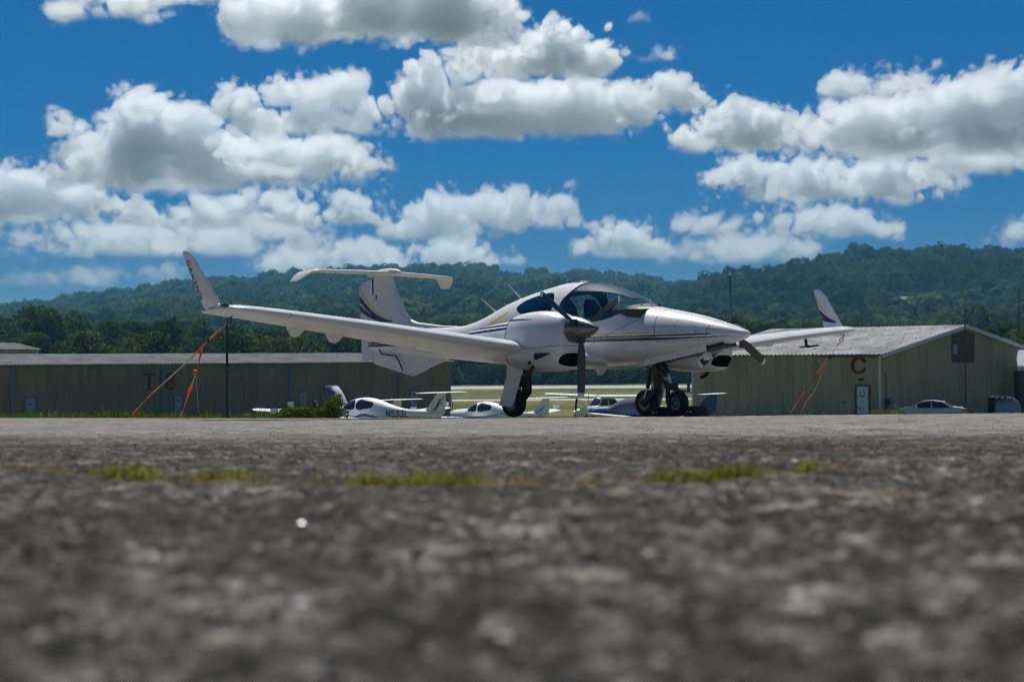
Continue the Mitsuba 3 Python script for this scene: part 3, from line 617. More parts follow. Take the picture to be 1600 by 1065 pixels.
# meter box, conduit
put(hc, 'meter_box', ply(cat(HC.box(-.25, -.03, tC(1380.5), tC(1386.5), zz(1384, 632, 97), zz(1384, 622, 97), .03), HC.box(-.14, -.03, tC(1382), tC(1384.5), zz(1384, 646, 97), zz(1384, 632, 97)), HC.box(-.30, -.25, tC(1382), tC(1385), zz(1384, 630, 97), zz(1384, 626, 97), .01)), 'm_plastic'))
put(hc, 'conduit', ply(HC.box(-.08, -.03, tC(1382.2), tC(1382.9), zz(1384, 622, 97), zz(1384, 584, 97)), 'm_plastic'))

# annex at the right edge, masts, leaning panel
k0 = (1592.5 - 800) / F
HD = Frame((k0 * 103, 103.0), [1, 0], [0, 1])
k = thing('shed', 'low shed with a pale blue fascia cut off by the right edge of the picture', 'shed')
put(k, 'wall', ply(HD.box(0, 7, 0, 1.2, EYE - 4.4, EYE - .75), 'm_darkwall'))
put(k, 'fascia', ply(HD.box(-.1, 7.1, -.3, 1.2, EYE - .95, EYE - .66, .02), 'm_trim'))
put(k, 'roof', ply(loft([[HD(-.1, 0, EYE - .65), HD(7.1, 0, EYE - .65), HD(7.1, 0, EYE - .6), HD(-.1, 0, EYE - .6)], [HD(.1, 1.2, EYE + .30), HD(7.1, 1.2, EYE + .30), HD(7.1, 1.2, EYE + .35), HD(.1, 1.2, EYE + .35)]]), 'm_trim'))

def mast(label, px, ytop, d, r0, r1, zb, bands=()):
    x = hdir(px - 800) * d; k = thing('mast', label, 'mast'); zt = zz(px, ytop, d)
    put(k, 'pole', ply(tube([[x, d, zb], [x, d, (zb + zt) / 2], [x, d, zt]], [r0, (r0 + r1) / 2, r1], 8), 'm_rust'))
    for y in bands: put(k, 'bracket', ply(box(x - .28, x + .06, d - .03, d + .03, zz(px, y, d) - .025, zz(px, y, d) + .025), 'm_rust'))
    put(k, 'base', ply(box(x - .2, x + .2, d - .2, d + .2, zb - .1, zb + .12, .02), 'm_darkwall'))
mast('thin rusty mast standing before the dark panel of the right gable', 1508, 484, 95.5, .06, .035, EYE - 4.3, (587, 618))
mast('thin dark mast at the far right edge rising above the roof slope', 1592.5, 452, 128, .07, .04, EYE - 5.2)
k = thing('tie_down_post', 'dark upright post below the tip of the left wing', 'post')
xp = hdir(354.5 - 800) * 26.2
put(k, 'pole', ply(tube([[xp, 26.2, -.62], [xp, 26.2, .2], [xp, 26.2, zz(354, 506, 26.2)]], [.021, .020, .019], 10), 'm_black'))
put(k, 'collar', ply(lathe([(-.03, .001), (-.03, .027), (.03, .027), (.03, .001)], 12, 'z').apply_translation([xp, 26.2, zz(354, 571, 26.2)]), 'm_black'))
put(k, 'base', ply(box(xp - .05, xp + .04, 26.13, 26.27, -.70, -.585, .01), 'm_rust'))

# white curved panel leaning in front of the shed
k = thing('curved_panel', 'white curved metal blade with a dark edge standing beside the right hangar gable', 'blade')
d = 97.0; cx = lambda px: hdir(px - 800) * d
S = []
for px in np.linspace(1551, 1599, 14):
    u = (px - 1551) / 48; top = zz(px, 618.5 + 1.2 * u + 9 * max(0, (u - .62) / .38) ** 2, d); bot = EYE - 4.3; ring = []
    for v_ in np.linspace(0, 1, 9): ring.append([cx(px), d + .35 * (2 * v_ - 1) ** 2 + .5 * u, bot + (top - bot) * v_])
    for v_ in np.linspace(1, 0, 9): ring.append([cx(px), d + .05 + .35 * (2 * v_ - 1) ** 2 + .5 * u, bot + (top - bot) * v_])
    S.append(ring)
put(k, 'face', ply(loft(S), 'm_door_dull', smooth=50))
put(k, 'side_plate', ply(obox([cx(1549.5), d + .12, (zz(1550, 620, d) + EYE - 4.3) / 2], [1, .3, 0], [-.3, 1, 0], [0, 0, 1], .05, .34, (zz(1550, 620, d) - EYE + 4.3) / 2, .02), 'm_black'))
for i, px in enumerate((1554, 1558, 1562, 1566, 1571, 1580)):
    put(k, 'bolt', ply(obox([cx(px), d - .02 + .3, zz(px, 621 + (i % 2) * 3, d)], [1, 0, -.4], [0, 1, 0], [.4, 0, 1], .05, .3, .09, .02), 'm_black'))

# ------------------------------------------------------------------ white sedan
def sedan():
    k = thing('parked_car', 'white sedan parked nose left in front of the right hangar gable', 'car')
    prof = [(-2.28, .35), (-2.3, .62), (-2.24, .86), (-2.05, 1.0), (-1.62, 1.04), (-.98, 1.36), (-.3, 1.45), (.35, 1.40), (1.02, 1.05), (1.7, .92), (2.15, .78), (2.28, .58), (2.25, .32), (1.75, .22), (-1.8, .22)]
    cs = manifold3d.CrossSection([np.array(prof)[::-1]]).offset(-.06, manifold3d.JoinType.Round, 2, 24).offset(.06, manifold3d.JoinType.Round, 2, 24)
    full = cs.extrude(1.78).rotate([90, 0, 0]).translate([0, .89, 0])
    # tumblehome: trim the upper sides with two sloped blocks
    blk = manifold3d.Manifold.cube([6, 1, 2]).translate([-3, 0, 0]).rotate([-22, 0, 0]).translate([0, -.9, .98])
    for sgn in (1, -1):
        b_ = manifold3d.Manifold.cube([6, 1, 2]).translate([-3, -1, 0])
        b_ = b_.rotate([-20 * sgn if sgn < 0 else -20, 0, 0]).translate([0, -.885, .93]) if sgn > 0 else manifold3d.Manifold.cube([6, 1, 2]).translate([-3, 0, 0]).rotate([20, 0, 0]).translate([0, .885, .93])
        full = full - b_
    for wx in (-1.38, 1.40):
        full = full - manifold3d.Manifold.cylinder(3, .36, .36, 32).rotate([90, 0, 0]).translate([wx, 1.5, .32])
    full = full.as_original()
    win = [(-1.42, 1.02), (-.95, 1.30), (-.3, 1.385), (.28, 1.34), (.86, 1.02), (.6, .97), (-.9, .97)]
    W = prism(win, -2, 2)
    mid = prism([(-.36, .9), (-.30, 1.5), (-.25, 1.5), (-.28, .9)], -2, 2)
    wsh = manifold3d.Manifold.cube([.01, .01, .01])
    glass = (full ^ (W - mid)); body = full - W + (full ^ W ^ mid)
    put(k, 'body', ply(body, 'm_carpaint', smooth=28))
    put(k, 'side_window', ply(glass, 'm_darkglass', smooth=28))
    put(k, 'windscreen', ply(obox([.70, 0, 1.232], [.67, 0, -.35], [0, 1, 0], [.35, 0, .67], .30, .58, .012), 'm_darkglass'))
    put(k, 'rear_window', ply(obox([-1.31, 0, 1.215], [.64, 0, .32], [0, 1, 0], [-.32, 0, .64], .27, .56, .012), 'm_darkglass'))
    for sgn in (1, -1):
        for wx in (-1.38, 1.40):
            w = lathe([(-.1, .2), (-.1, .29), (-.06, .32), (.06, .32), (.1, .29), (.1, .2)], 28, 'y'); w.apply_translation([wx, sgn * .78, .32]); ww = put(k, 'wheel', ply(w, 'm_rubber', smooth=40))
            r_ = lathe([(-.02, .01), (-.03, .2), (.03, .2), (.02, .01)], 20, 'y'); r_.apply_translation([wx, sgn * .84, .32]); put(ww, 'rim', ply(r_, 'm_galv'))
        put(k, 'mirror', ply(obox([.62, sgn * .98, 1.0], [1, 0, 0], [0, 1, 0], [0, 0, 1], .07, .1, .075, .03), 'm_carpaint'))
        put(k, 'tail_light', ply(obox([-2.17, sgn * .72, .86], [.3, -sgn, 0], [1, .3 * sgn, 0], [0, 0, 1], .19, .10, .075, .02), 'm_red'))
        for hx in (.28, -.62): put(k, 'door_handle', ply(obox([hx - .2, sgn * .895, .84], [1, 0, 0], [0, 1, 0], [0, 0, 1], .09, .015, .018, .008), 'm_galv'))
    d = 93.5; px = 1449; x = hdir(px - 800) * d
    M = T().translate([x, d, zz(px, 624.5, d) - 1.31]).rotate([0, 0, 1], 180 - 20).scale([.90, .90, .90])
    for q in scene:
        if q.startswith(k + '__'): scene[q]['to_world'] = M
sedan()

# ------------------------------------------------------------------ the twin engined aircraft (own axes: X forward from the nose tip, Y to its left, Z up)
AR = np.array([[0.7032655339822627, 0.7109224071273478, -0.0026305430809321086], [-0.7107751923943402, 0.7031868093001027, 0.018081402133950063], [0.01470423712511245, -0.010846302162429293, 0.9998330576351083]])
At = np.array([3.285000733406654, 22.695035513207618, -0.8153872688311434 + EYE])
AM = np.eye(4); AM[:3, :3] = AR; AM[:3, 3] = At
AT = mi.ScalarTransform4f(AM)
air = lambda q: AR @ np.asarray(q, float) + At          # aircraft axes -> world
plane = thing('twin_engine_airplane', 'large white twin engined airplane with navy and gold stripes on the apron', 'airplane')
def ap(parent, name, mesh, bsdf, label=None, smooth=False, **k):
    return put(parent, name, ply(mesh, bsdf, smooth=smooth, to_world=AT, **k), label)
def uvXZ(m): v = np.asarray(m.vertices); return np.stack([v[:, 0], v[:, 2]], 1)
def apl(parent, name, mesh, bsdf, label=None):          # smooth, with (X, Z) as texture coordinates
    return ap(parent, name, mesh, bsdf, label, smooth=True, uv=uvXZ(mesh))

# fuselage: rings of a superellipse, flatter below
FS = np.array([  # X, top, bottom, half width, height of the widest point (0 bottom .. 1 top)
    (0.0, 1.145, 1.135, .006, .5), (-.025, 1.172, 1.108, .045, .5), (-.07, 1.195, 1.085, .075, .5), (-.13, 1.214, 1.062, .105, .5), (-.35, 1.288, 1.012, .20, .48), (-.58, 1.355, .978, .275, .46), (-.8, 1.416, .945, .335, .44),
    (-1.27, 1.512, .868, .445, .42), (-1.55, 1.563, .822, .505, .40), (-1.76, 1.622, .790, .545, .38), (-2.0, 1.735, .765, .585, .37), (-2.12, 1.795, .755, .600, .36), (-2.49, 1.928, .735, .632, .35), (-2.81, 1.992, .725, .648, .35),
    (-3.27, 2.008, .722, .652, .35), (-3.68, 1.956, .728, .630, .35), (-4.09, 1.876, .745, .580, .36), (-4.4, 1.805, .765, .520, .38), (-4.7, 1.72, .79, .450, .41), (-5.0, 1.612, .815, .375, .45), (-5.4, 1.495, .845, .300, .49),
    (-5.8, 1.432, .880, .250, .5), (-6.3, 1.425, .925, .205, .5), (-7.0, 1.43, .985, .160, .5), (-7.7, 1.43, 1.05, .115, .5), (-8.1, 1.42, 1.10, .085, .5), (-8.16, 1.40, 1.13, .05, .5)])
_fs = [PchipInterpolator(FS[::-1, 0], FS[::-1, k]) for k in range(1, 5)]
def fus_ring(X, n=96, grow=0.0):
    zt, zb, w, q = (float(f(X)) for f in _fs); zm = zb + (zt - zb) * q
    zt, zb, w = zt + grow, zb - grow, w + grow
    g = np.arange(n) * 2 * np.pi / n; c, s = np.cos(g), np.sin(g)
    et, eb = 2.15, 2.5
    y = np.where(s >= 0, np.sign(c) * np.abs(c) ** (2 / et), np.sign(c) * np.abs(c) ** (2 / eb)) * w
    z = np.where(s >= 0, zm + (zt - zm) * np.abs(s) ** (2 / et), zm - (zm - zb) * np.abs(s) ** (2 / eb))
    return np.stack([np.full(n, X), y, z], 1)
fx = np.unique(np.r_[FS[:, 0], np.linspace(-.04, -.8, 16), np.linspace(-.8, -5.4, 84), np.linspace(-5.4, -8.1, 28)])[::-1]
FO = to_manifold(loft([fus_ring(x) for x in fx]))
FI = to_manifold(loft([fus_ring(x, grow=-.014) for x in fx if -5.2 < x < -.9]))
PN = to_manifold(loft([fus_ring(x, grow=-.004) for x in fx if -5.1 < x < -.95]))   # glass layer, a little inside the skin
ido = FO.original_id()
canopy_o = curve([(-1.60, 1.575), (-1.86, 1.525), (-2.05, 1.44), (-2.30, 1.378), (-2.62, 1.352), (-3.0, 1.36), (-3.10, 1.44), (-3.105, 1.58), (-3.085, 1.72), (-3.02, 1.83), (-2.97, 1.93), (-2.95, 2.2)], 6)
canopy_poly = np.vstack([canopy_o, [(-2.9, 2.3), (-1.3, 2.3), (-1.3, 1.70)]])
rear_poly = curve([(-3.26, 1.50), (-3.245, 1.68), (-3.33, 1.83), (-3.52, 1.845), (-3.85, 1.79), (-4.06, 1.715), (-4.115, 1.66), (-4.05, 1.59), (-3.85, 1.53), (-3.55, 1.49)], 6, closed=True)
CW, RW = prism(canopy_poly, -1, 1), prism(rear_poly, -1, 1)
SK = (FO - FI) - CW - RW
skin, lining = pieces(SK, {ido})
# the radome tip of the nose belongs to the skin; lining: inner face and cut edges
fu = apl(plane, 'fuselage', skin, 'm_fuselage')
ap(fu, 'cabin_lining', lining, 'm_lining')
idp = PN.original_id()
def pane(W):
    a, _ = pieces(PN ^ W, {idp}); return a
cw = pane(CW)
cano = ap(plane, 'canopy', cw, 'm_glass', 'clear bubble canopy with dark inner frame', smooth=True)
rw = pane(RW); vy = np.asarray(rw.vertices)[np.asarray(rw.faces)][:, :, 1].mean(1)
for s in (-1, 1):
    f = np.asarray(rw.faces)[vy * s > 0]; u, iv = np.unique(f, return_inverse=True)
    ap(plane, 'rear_window', tm(np.asarray(rw.vertices)[u], iv.reshape(-1, 3)), 'm_tint' if s < 0 else 'm_glass', 'dark tinted rear window' if s < 0 else None, smooth=True)
# inner canopy frame: roof band, far pillar and sill, glare shield, seats
def on_skin(X, s, side, g):   # a point of the fuselage ring, s = angle in degrees from the side
    zt, zb, w, q = (float(f(X)) for f in _fs); zm = zb + (zt - zb) * q; a = math.radians(s)
    return np.array([X, side * abs(math.cos(a)) ** (2 / 2.15) * (w + g), zm + (zt + g - zm) * abs(math.sin(a)) ** (2 / 2.15)])
band = []
for X in np.linspace(-3.0, -2.02, 14):
    half = 33 - 21 * max(0, (X + 2.75) / .75) ** 1.2; arc = np.r_[np.linspace(90 - half, 90, 7), np.linspace(90, 90 - half, 7)[1:]]
    sd = np.r_[np.full(7, -1), np.full(6, 1)]
    band.append([on_skin(X, a, d, -.022) for a, d in zip(arc, sd)] + [on_skin(X, a, d, -.042) for a, d in list(zip(arc, sd))[::-1]])
fr_ = [loft(band)]
for side in (1,):
    sill = [on_skin(X, a, side, -.03) for X, a in zip(np.linspace(-3.08, -1.75, 14), np.r_[np.full(7, 26), np.linspace(26, 50, 7)])]
    fr_.append(strip(sill, .07, .03, [0, .2, 1]))
hoop = [on_skin(-3.13, a, s_, -.03) for a, s_ in list(zip(np.linspace(15, 90, 9), [-1] * 9)) + list(zip(np.linspace(82, 15, 8), [1] * 8))]
fr_.append(strip(hoop, .17, .03, [1, 0, 0]))
def y_at(X, z, g):
    zt, zb, w, q_ = (float(f(X)) for f in _fs); zm = zb + (zt - zb) * q_; return (w + g) * max(0.0, 1 - min(1.0, abs((z - zm) / (zt - zm))) ** 2.15) ** (1 / 2.15)
for side in (-1, 1):      # dark border printed along the lower edge of the canopy
    lo = canopy_o[(canopy_o[:, 0] > -3.06) & (canopy_o[:, 1] < 1.60)]
    rows = []
    for X, z in lo:
        up_ = .085 if X < -1.75 else .05
        rows.append([(X, side * y_at(X, z + h, -.009), z + h) for h in (0, up_ * .5, up_)])
    fr_.append(loft(rows, cap=False, closed=False))
ap(cano, 'frame', cat(*fr_), 'm_dark', smooth=30)
shield = [[(X, y, z) for y, z in ((-w, zb), (-w * .95, zt - .02), (-w * .6, zt), (w * .6, zt), (w * .95, zt - .02), (w, zb))] for X, w, zb, zt in ((-1.62, .42, 1.40, 1.545), (-1.85, .48, 1.36, 1.56), (-2.12, .52, 1.30, 1.545), (-2.16, .52, 1.30, 1.50))]
ap(plane, 'instrument_panel', cat(loft(shield), box(-2.18, -2.10, -.5, .5, 1.02, 1.40)), 'm_lining', smooth=30)
ap(plane, 'cabin_floor', box(-4.2, -2.3, -.36, .36, .88, .92), 'm_lining')
for i, (sx, sy) in enumerate(((-3.04, -.28), (-3.04, .28), (-3.85, -.26), (-3.85, .26))):
    S = []
    for u in np.linspace(0, 1, 9):
        hw = .215 - .03 * u - .09 * max(0, (u - .72) / .28) ** 1.3; z = 1.12 + .64 * u; x = sx - .20 * u; t = .055 * (1 - .45 * u)
        S.append([(x + t, sy - hw * .8, z), (x + t * 1.1, sy, z), (x + t, sy + hw * .8, z), (x + t * .4, sy + hw, z), (x - t, sy + hw * .9, z), (x - t, sy - hw * .9, z), (x + t * .4, sy - hw, z)])
    st = ap(plane, 'seat', loft(S), 'm_seat', smooth=40)
    ap(st, 'cushion', box(sx - .05, sx + .42, sy - .22, sy + .22, 1.0, 1.14, .04), 'm_seat')
# small vent scoop and antennas on the turtle deck
for bx, tip in ((-4.42, (-4.74, 0, 2.06)), (-4.98, (-5.36, 0, 1.86))):
    zb = float(_fs[0](bx)) - .01
    ap(plane, 'antenna', tube([(bx, 0, zb), ((bx + tip[0]) / 2, 0, (zb + tip[2]) / 2), tip], [.009, .006, .004], 8), 'm_white')
ap(plane, 'antenna', cat(loft([[(X, y * .5, z) for X, y, z in ((-2.98, 0, 2.0), (-3.06, .02, 2.0), (-3.2, 0, 2.0), (-3.06, -.02, 2.0))], [(X, y * .3, z) for X, y, z in ((-3.06, 0, 2.035), (-3.1, .02, 2.035), (-3.19, 0, 2.035), (-3.1, -.02, 2.035))]])), 'm_white')
ap(plane, 'air_vent', cat(lathe([(-.03, .002), (-.03, .055), (.01, .05), (.015, .035), (0, .002)], 20, 'z').apply_transform(trimesh.transformations.translation_matrix([-4.72, -.06, 1.725]) @ trimesh.transformations.rotation_matrix(.32, [0, 1, 0]))), 'm_dark', smooth=30)
# belly fin below the cabin
ap(plane, 'belly_antenna', loft([[(-2.62, 0, .74), (-2.72, -.012, .74), (-2.9, 0, .74), (-2.72, .012, .74)], [(-2.74, 0, .60), (-2.79, -.006, .60), (-2.86, 0, .60), (-2.79, .006, .60)]]), 'm_white')

# ---- wings
def naca(n=34, th=.14, cam=.025):
    b = np.linspace(0, np.pi, n); x = (1 - np.cos(b)) / 2
    yt = 5 * th * (.2969 * np.sqrt(x) - .126 * x - .3516 * x ** 2 + .2843 * x ** 3 - .1026 * x ** 4)
    yc = np.where(x < .4, cam / .16 * (.8 * x - x ** 2), cam / .36 * (.2 + .8 * x - x ** 2))
    up, lo = np.stack([x, yc + yt], 1), np.stack([x, yc - yt], 1)
    return np.vstack([up[::-1], lo[1:-1]])        # trailing edge, over the top, back below
def wing_sec(le, chord, th, inc, cam=.025, n=34):
    a = naca(n, th, cam); r = math.radians(inc); x, z = a[:, 0] * chord, a[:, 1] * chord
    return np.stack([le[0] - (x * math.cos(r) + z * math.sin(r) * -1), np.full(len(a), le[1]), le[2] + z * math.cos(r) - x * math.sin(r)], 1)
WST = [(.35, -2.28, .80, 1.60, .16, 2.6), (1.2, -2.33, .88, 1.56, .16, 2.6), (2.0, -2.38, .965, 1.50, .155, 2.5), (3.2, -2.44, 1.085, 1.35, .15, 2.3), (4.6, -2.52, 1.225, 1.15, .15, 2.0), (5.9, -2.58, 1.345, .96, .145, 1.6),
       (6.3, -2.60, 1.378, .89, .14, 1.6), (6.5, -2.625, 1.395, .85, .13, 1.6), (6.60, -2.665, 1.404, .79, .115, 1.6), (6.66, -2.73, 1.412, .70, .09, 1.6), (6.68, -2.80, 1.42, .58, .05, 1.6)]
for s in (-1, 1):
    wg = ap(plane, 'wing', loft([wing_sec((x, s * y, z), c, th, inc) for y, x, z, c, th, inc in WST]), 'm_paint', smooth=40)
    # winglet
    WL = [(6.60, -2.93, 1.405, .44, .10), (6.655, -2.96, 1.46, .41, .10), (6.69, -3.07, 1.60, .365, .09), (6.73, -3.26, 1.86, .285, .09), (6.755, -3.405, 2.05, .225, .09), (6.765, -3.49, 2.125, .165, .08), (6.77, -3.57, 2.16, .09, .06)]
    S = []
    for y, x, z, c, th in WL:
        a = naca(18, th, 0); S.append(np.stack([x - a[:, 0] * c, s * (y + a[:, 1] * c), np.full(len(a), z) + .0 * a[:, 0]], 1))
    ml = loft(S)
    wl = put(wg, 'winglet', ply(ml, 'm_winglet' if s > 0 else 'm_paint', smooth=True, uv=uvXZ(ml), to_world=AT), None if s < 0 else 'winglet with yellow and navy swooshes')
    if s < 0:   # the type marking painted on the outer face, reading downward
        tmsh = meshkit.text_mesh('DA42NG', .075, .004, bold=False); v = np.asarray(tmsh.vertices).copy(); v[:, 0] -= v[:, 0].min(); v[:, 0] *= .52 / v[:, 0].max()
        d = np.array([.26, 0, -.63]); d /= np.linalg.norm(d); o = np.array([-3.60, 0, 2.02]); up_ = np.array([d[2] * -1, 0, d[0]])   # letters' up: forward
        P = o + v[:, :1] * d + v[:, 1:2] * up_
        yy = np.interp(P[:, 2], [q[2] for q in WL], [q[0] for q in WL]); xx = np.interp(P[:, 2], [q[2] for q in WL], [q[1] for q in WL]); cc = np.interp(P[:, 2], [q[2] for q in WL], [q[3] for q in WL])
        u = np.clip((xx - P[:, 0]) / cc, .01, .99); yt = 5 * .09 * cc * (.2969 * np.sqrt(u) - .126 * u - .3516 * u ** 2 + .2843 * u ** 3 - .1026 * u ** 4)
        P[:, 1] = -(yy + yt + .001 + v[:, 2])
        put(wg, 'lettering', ply(tm(P, tmsh.faces), 'm_regis', to_world=AT), 'dark type marking on the outer face of the winglet')
    # nav light, static wicks, hinge fairings, tie down ring
    lens = trimesh.creation.icosphere(3, 1.0); lv_ = np.asarray(lens.vertices) * [.075, .03, .03] + [-2.90, s * 6.665, 1.452]
    nl = put(wg, 'position_light', ply(tm(lv_, lens.faces), 'm_darkglass', smooth=True, to_world=AT))
    lv_ = np.asarray(lens.vertices) * [.035, .02, .022] + [-2.99, s * 6.70, 1.455]
    put(wg, 'lamp', ply(tm(lv_, lens.faces), 'm_steel', smooth=True, to_world=AT))
    for q, yw in enumerate((6.2, 6.5)): put(wg, 'static_wick', ply(tube([(-3.45 - .02 * q, s * yw, 1.37), (-3.66, s * (yw + .02), 1.35)], [.006, .004], 6), 'm_black', to_world=AT))
    for y in (5.15, 4.45, 3.05):
        z0 = np.interp(y, [q[0] for q in WST], [q[2] for q in WST]); c0 = np.interp(y, [q[0] for q in WST], [q[3] for q in WST]); x0 = np.interp(y, [q[0] for q in WST], [q[1] for q in WST]) - c0
        S = [[(x0 + a, s * (y + w), z0 - .03 - b) for w, b in ((-.028, 0), (-.028, h * .6), (0, h), (.028, h * .6), (.028, 0))] for a, h in ((.34, .02), (.22, .12), (.12, .145 if y > 4 else .11), (.02, .12), (-.04, .03))]
        put(wg, 'hinge_fairing', ply(loft(S), 'm_paint', smooth=45, to_world=AT))
    if s > 0:
        put(wg, 'landing_light', ply(obox((-2.425, 2.98, 1.066), (1, 0, 0), (0, 1, 0), (0, 0, 1), .03, .055, .035, .015), 'm_darkglass', to_world=AT))
        put(wg, 'pitot_mast', ply(cat(tube([(-2.86, 5.35, 1.30), (-2.85, 5.36, 1.12), (-2.82, 5.37, 1.09)], [.03, .027, .026], 10), tube([(-3.0, 5.37, 1.085), (-2.8, 5.37, 1.09), (-2.62, 5.37, 1.105), (-2.58, 5.37, 1.107)], [.012, .018, .016, .006], 10)), 'm_black', smooth=40, to_world=AT))
    # stall strip line of the tip joint
    zt_ = np.interp(5.9, [q[0] for q in WST], [q[2] for q in WST])
    js = wing_sec((-2.577, s * 5.905, zt_), .966, .1475, 1.6); je = js.copy(); je[:, 1] += s * .008
    put(wg, 'joint_strip', ply(loft([js, je], cap=False), 'm_plastic', to_world=AT))

# ---- engine nacelles
NS = np.array([  # X, top, bottom, half width, exponent
    (-1.775, 1.35, .74, .185, 2.2), (-1.79, 1.385, .70, .235, 2.3), (-1.83, 1.415, .672, .275, 2.4), (-1.92, 1.446, .655, .312, 2.5), (-2.07, 1.477, .647, .345, 2.6), (-2.32, 1.496, .646, .372, 2.7), (-2.55, 1.482, .66, .382, 2.8), (-2.74, 1.445, .685, .378, 2.8)])
NA = np.array([(-2.45, 1.42, .665, .335, 2.6), (-2.74, 1.385, .70, .335, 2.6), (-3.0, 1.365, .745, .32, 2.5), (-3.3, 1.335, .80, .29, 2.4), (-3.7, 1.268, .89, .23, 2.3), (-4.05, 1.185, .965, .15, 2.2), (-4.35, 1.10, 1.01, .06, 2.0), (-4.45, 1.07, 1.03, .012, 2.0)])
def nring(row, yc, n=64):
    X, zt, zb, w, e = row; zm = (zt + zb) / 2 - .02; g = np.arange(n) * 2 * np.pi / n; c, s = np.cos(g), np.sin(g)
    y = np.sign(c) * np.abs(c) ** (2 / e) * w; y = y * (1 - .10 * np.clip(s, 0, 1))
    return np.stack([np.full(n, X), yc + y, np.where(s >= 0, zm + (zt - zm) * np.abs(s) ** (2 / e), zm + (zm - zb) * np.sign(s) * np.abs(s) ** (2 / e))], 1)
def refine(A, n):
    x = np.unique(np.r_[np.linspace(A[0, 0], A[-1, 0], n), A[:, 0]])[::-1]; f = [PchipInterpolator(A[::-1, 0], A[::-1, k]) for k in range(1, 5)]
    return [(q, *(float(g(q)) for g in f)) for q in x]
def blade(phi):
    """propeller blade along the direction phi in the Y-Z plane"""
    S = []; U = []
    for r_, c, th, tw in ((.10, .050, .8, 44), (.17, .056, .72, 42), (.25, .085, .34, 39), (.34, .112, .2, 34), (.46, .122, .15, 29), (.62, .122, .12, 25), (.78, .118, .11, 22), (.818, .116, .105, 21), (.822, .116, .105, 21), (.90, .108, .10, 20), (.922, .088, .09, 20), (.932, .05, .07, 20)):
        a = naca(12, th, .02 if th < .3 else 0); x = (a[:, 0] - .38) * c; z = a[:, 1] * c; t = math.radians(tw)
        ax = np.stack([x * math.sin(t) + z * math.cos(t), x * math.cos(t) - z * math.sin(t)], 1)   # along X, tangential
        S.append(np.stack([ax[:, 0], r_ * np.cos(phi) - ax[:, 1] * np.sin(phi) , r_ * np.sin(phi) + ax[:, 1] * np.cos(phi)], 1)); U += [r_] * len(a)
    m = loft(S); U += [.1, .932]
    return m, np.stack([np.array(U), np.array(U) * 0], 1)
for s, rot in ((-1, -math.pi / 2 - .03), (1, math.pi / 2 + .02)):
    yc = s * 1.68
    NC = to_manifold(loft([nring(r_, yc) for r_ in refine(NS, 30)]))
    g = np.arange(36) * 2 * np.pi / 36
    inl = lambda grow, x: np.stack([np.full(36, x), yc + np.sign(np.cos(g)) * np.abs(np.cos(g)) ** .75 * (.235 + grow), .803 + np.sign(np.sin(g)) * np.abs(np.sin(g)) ** .75 * (.098 + grow)], 1)
    cut = to_manifold(loft([inl(0, -1.5), inl(-.012, -2.12)]))
    cowl = NC - cut
    outer, inner = pieces(cowl, {NC.original_id()})
    nc = apl(plane, 'engine_nacelle', cat(outer), 'm_nacelle')
    ap(nc, 'air_inlet', inner, 'm_black')
    lip = loft([np.vstack([inl(.012, x0)]) for x0 in (-1.775, -1.80)], cap=False)
    aft = loft([nring(r_, yc) for r_ in refine(NA, 26)])
    apl(nc, 'aft_fairing', aft, 'm_nacelle')
    # inlet mesh, side scoop, exhaust stub, drain
    grid = [box(-2.02, -2.01, yc + y - .003, yc + y + .003, .71, .895) for y in np.linspace(-.23, .23, 14)] + [box(-2.012, -2.002, yc - .24, yc + .24, z - .003, z + .003) for z in np.linspace(.71, .875, 6)]
    ap(nc, 'inlet_grille', cat(*grid), 'm_dark')
    ys = yc - .385 if s < 0 else yc + .385
    o = -1 if s < 0 else 1
    ap(nc, 'side_scoop', cat(loft([[(-2.14, ys - o * .02, .90), (-2.14, ys - o * .02, .80), (-2.14, ys + o * .012, .82), (-2.14, ys + o * .012, .89)], [(-1.92, ys - o * .075, .895), (-1.92, ys - o * .075, .885), (-1.92, ys - o * .055, .887), (-1.92, ys - o * .055, .893)]])), 'm_black')
    ap(nc, 'exhaust_pipe', cat(tube([(-2.28, yc + o * -.25 * -1, .74), (-2.30, yc + o * .29, .66), (-2.36, yc + o * .30, .60), (-2.46, yc + o * .31, .565)], [.03, .032, .032, .032], 12), tube([(-2.30, yc + o * .3, .80), (-2.31, yc + o * .33, .745)], [.024, .024], 8)), 'm_gear', smooth=40)
    # propeller
    ph = [rot + k * 2 * math.pi / 3 for k in range(3)]
    prk = f'{plane}__propeller' if s < 0 else f'{plane}__propeller_001'
    sp = [(-1.285, .001), (-1.292, .014), (-1.31, .028), (-1.36, .058), (-1.43, .094), (-1.51, .128), (-1.60, .158), (-1.68, .177), (-1.745, .186), (-1.765, .186), (-1.765, .05)]
    m = lathe(sp, 48); m.apply_translation([0, yc, 1.222 - .0]); scene[prk + '__spinner'] = ply(m, 'm_spinner', smooth=40, to_world=AT)
    for q, p_ in enumerate(ph):
        bm, bu = blade(p_); bm.apply_translation([-1.62, yc, 1.222]); scene[prk + '__blade' + (f'_{q:03d}' if q else '')] = ply(bm, 'm_blade', smooth=True, uv=bu, to_world=AT)
        c = np.array([-1.62, yc + .165 * math.cos(p_), 1.222 + .165 * math.sin(p_)])
        cu = obox(c, (1, 0, 0), (0, -math.sin(p_), math.cos(p_)), (0, math.cos(p_), math.sin(p_)), .055, .045, .03, .012)
        scene[prk + '__blade_cuff' + (f'_{q:03d}' if q else '')] = ply(cu, 'm_black', to_world=AT)
